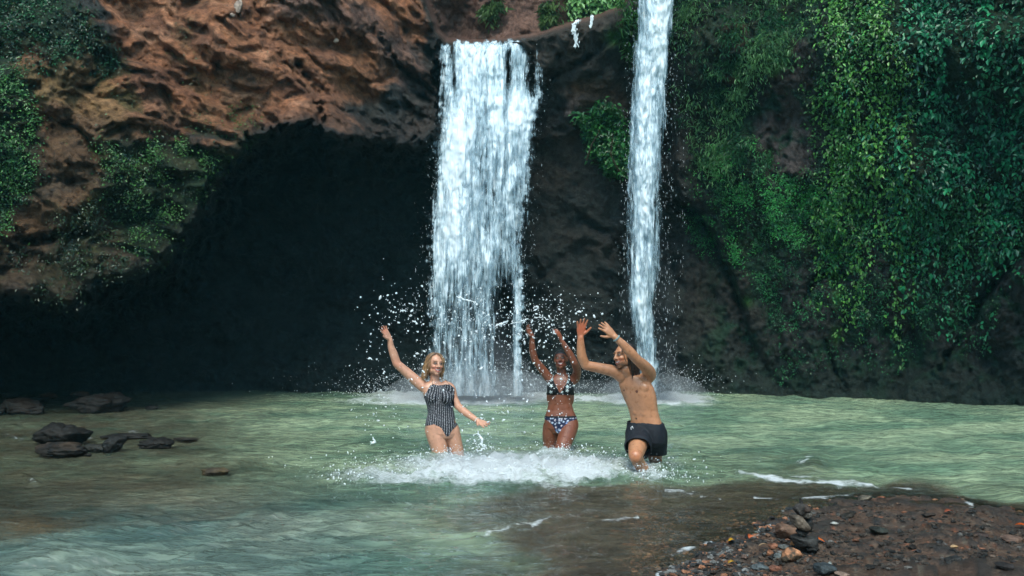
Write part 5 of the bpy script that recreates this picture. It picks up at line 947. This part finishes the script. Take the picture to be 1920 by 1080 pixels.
pebbles('river_gravel', 'brown and rust pebbles seen through the shallow water', 5200, lambda u, v: sstep(.0, .03, depth_at(u, v))*sstep(.30, .12, depth_at(u, v))*.9*sstep(.01, .04, depth_at(u, v)), .005, .017, [(.10, .07, .05), (.16, .10, .07), (.05, .045, .04), (.30, .15, .09), (.07, .06, .05)])
for u, v, w_, h_, lab in ((447, 12, 13, 30, 'pale upright stone bedded in the brown cliff at the top edge'), (433, 28, 15, 8, 'small flat pale stone left of the upright pale stone at the top'), (630, 76, 12, 10, 'pale round stone stuck in the brown cliff above the cave mouth')):
    q_ = PG[np.searchsorted(vs, v), np.searchsorted(us, u)]; stone('cliff_stone', lab, 'stone', u, v, w_, h_, (.32, .24, .20), int(u), Y=float(q_[1])-.02, rough=.05)
pebbles('dark_gravel', 'black lumps and dark grit scattered over the sand of the bank', 1500, lambda u, v: sstep(.03, -.02, depth_at(u, v))*sstep(-.2, .3, fbm(u/50, v/16, 8.5, 3)), .004, .022, [(.022, .022, .022), (.035, .03, .027), (.05, .04, .034)])
# ================================================================ drops thrown up by the three people
def drops(name, label, uu, vv_, Y, r, st=None):
    n = len(uu); c_ = atw(uu, vv_, Y); d = RNG.normal(size=(n, 3)); d[:, 2] += .5; d /= np.linalg.norm(d, axis=1)[:, None]
    D, Q_ = dirs_grid(5); a_ = np.cross(d, RNG.normal(size=(n, 3))); a_ /= np.linalg.norm(a_, axis=1)[:, None]; b_ = np.cross(d, a_); ln = r*(1+1.3*RNG.random(n)**2)
    jit = np.clip(1+.18*RNG.normal(size=(n, len(D))), .6, 1.5); L = D[None]*jit[..., None]
    P = c_[:, None]+a_[:, None]*(L[..., 0:1]*r[:, None, None])+b_[:, None]*(L[..., 1:2]*r[:, None, None])+d[:, None]*(L[..., 2:3]*ln[:, None, None])
    o = mesh_np(name, P.reshape(-1, 3), (Q_[None]+(np.arange(n)*len(D))[:, None, None]).reshape(-1, 4), DROP); tag(o, label, 'water drops', kind='stuff')
def blob(n, cu, cv, su, sv): return RNG.normal(size=n)*su+cu, RNG.normal(size=n)*sv+cv
A_ = [blob(260, 900, 595, 62, 28), blob(170, 985, 620, 45, 40), blob(120, 760, 580, 38, 24), blob(60, 715, 650, 24, 50), blob(130, 880, 640, 60, 40), blob(120, 1030, 600, 50, 25), blob(60, 1065, 575, 35, 18), blob(60, 800, 700, 20, 30), blob(130, 960, 700, 60, 50), blob(90, 1040, 720, 22, 30), blob(70, 930, 775, 40, 30), blob(45, 715, 790, 28, 35), blob(50, 700, 745, 22, 18), blob(60, 1060, 640, 20, 25)]
uu = np.concatenate([a[0] for a in A_]); vv_ = np.concatenate([a[1] for a in A_]); k = (vv_ < 868) & (np.hypot((uu-818)/16, (vv_-686)/26) > 1) & (np.hypot((uu-1051)/15, (vv_-676)/25) > 1) & (np.hypot((uu-1165)/17, (vv_-668)/28) > 1); uu, vv_ = uu[k], vv_[k]; n = len(uu)
drops('water_drops', 'bright drops flying through the air above and between the three bathers', uu, vv_, 9.1+RNG.normal(size=n)*.22,   .0022+.0080*RNG.random(n)**5+.0012*RNG.random(n))
A_ = [blob(1100, 960, 866, 150, 11), blob(500, 1100, 862, 80, 11), blob(420, 750, 874, 80, 11), blob(420, 1215, 880, 26, 10), blob(260, 1050, 842, 28, 8), blob(320, 850, 850, 30, 8), blob(200, 905, 835, 16, 16), blob(130, 1270, 890, 30, 8), blob(200, 660, 892, 35, 8)]
uu = np.concatenate([a[0] for a in A_]); vv_ = np.concatenate([a[1] for a in A_]); n = len(uu); Yw = 2380./(np.maximum(vv_, 866)+22*RNG.random(n)-598)
drops('splash_spray', 'fine spray bursting off the churned water round the bathers', uu, vv_, np.clip(Yw, 7.6, 9.3), .0014+.0058*RNG.random(n)**5)
def splash(pts, r, lab, Y=9.0, n=16, seed=1):
    r = r*.75
    rg = np.random.default_rng(seed); P = catmull([at(u, v, Y) for u, v in pts], max(2, n//max(1, len(pts)-1))); Bd = Body()
    rr = [r*(.35+.9*rg.random())*(.4+.6*math.sin(math.pi*(i+.5)/len(P))) for i in range(len(P))]
    P = [p+Vector(rg.normal(size=3))*r*.55 for p in P]; Bd.limb(P, rr, 8, 2)
    for i in range(7): p = P[rg.integers(len(P))]; q = p+Vector(rg.normal(size=3))*r*1.6; Bd.limb([p, (p+q)/2, q], [r*.5, r*.25, r*.35], 6, 2)
    V_, Nn, Q_ = Bd.build('x', max(.0026, r*.25), 2); o = mesh_np('water_splash', V_, Q_, DROP); tag(o, lab, 'splash', 'ribbons and clots of thrown water')
splash([(856, 555), (866, 560), (876, 563), (892, 566)], .013, 'long ragged ribbon of thrown water in front of the broad waterfall, above the bathers', seed=1)
splash([(999, 583), (1004, 581), (1009, 577), (1006, 574), (1001, 576)], .010, 'hook-shaped clot of water high above the two raised hands', seed=2)
splash([(1001, 598), (1012, 594), (1020, 595), (1027, 600)], .008, 'thin arc of water just below the hook-shaped clot', seed=3)
splash([(930, 610), (938, 607), (952, 603)], .014, 'thick clot of water left of the raised hands in front of the broad waterfall', seed=4)
splash([(958, 607), (968, 604), (980, 601), (989, 598)], .010, 'slanting ribbon of water touching the flowered-bikini woman raised hand', seed=5)
splash([(772, 602), (779, 604), (782, 608)], .010, 'small clot of water right of the striped-suit woman raised hand', seed=6)
splash([(751, 583), (757, 582), (761, 584)], .009, 'small clot of water high to the right of the striped-suit woman raised hand', seed=7)
splash([(689, 672), (694, 671), (697, 674)], .009, 'lone clot of water low on the left against the dark cave', seed=8)
splash([(695, 828), (700, 830), (704, 826), (699, 822)], .013, 'clot of water falling above the pool left of the striped-suit woman', seed=9)
splash([(896, 808), (900, 818), (904, 826), (906, 838)], .016, 'water dripping in a string below the striped-suit woman lowered hand', seed=10, Y=9.15)
splash([(893, 838), (900, 832), (905, 822)], .010, 'small side spurt beside the dripping string of water', seed=11, Y=9.2)
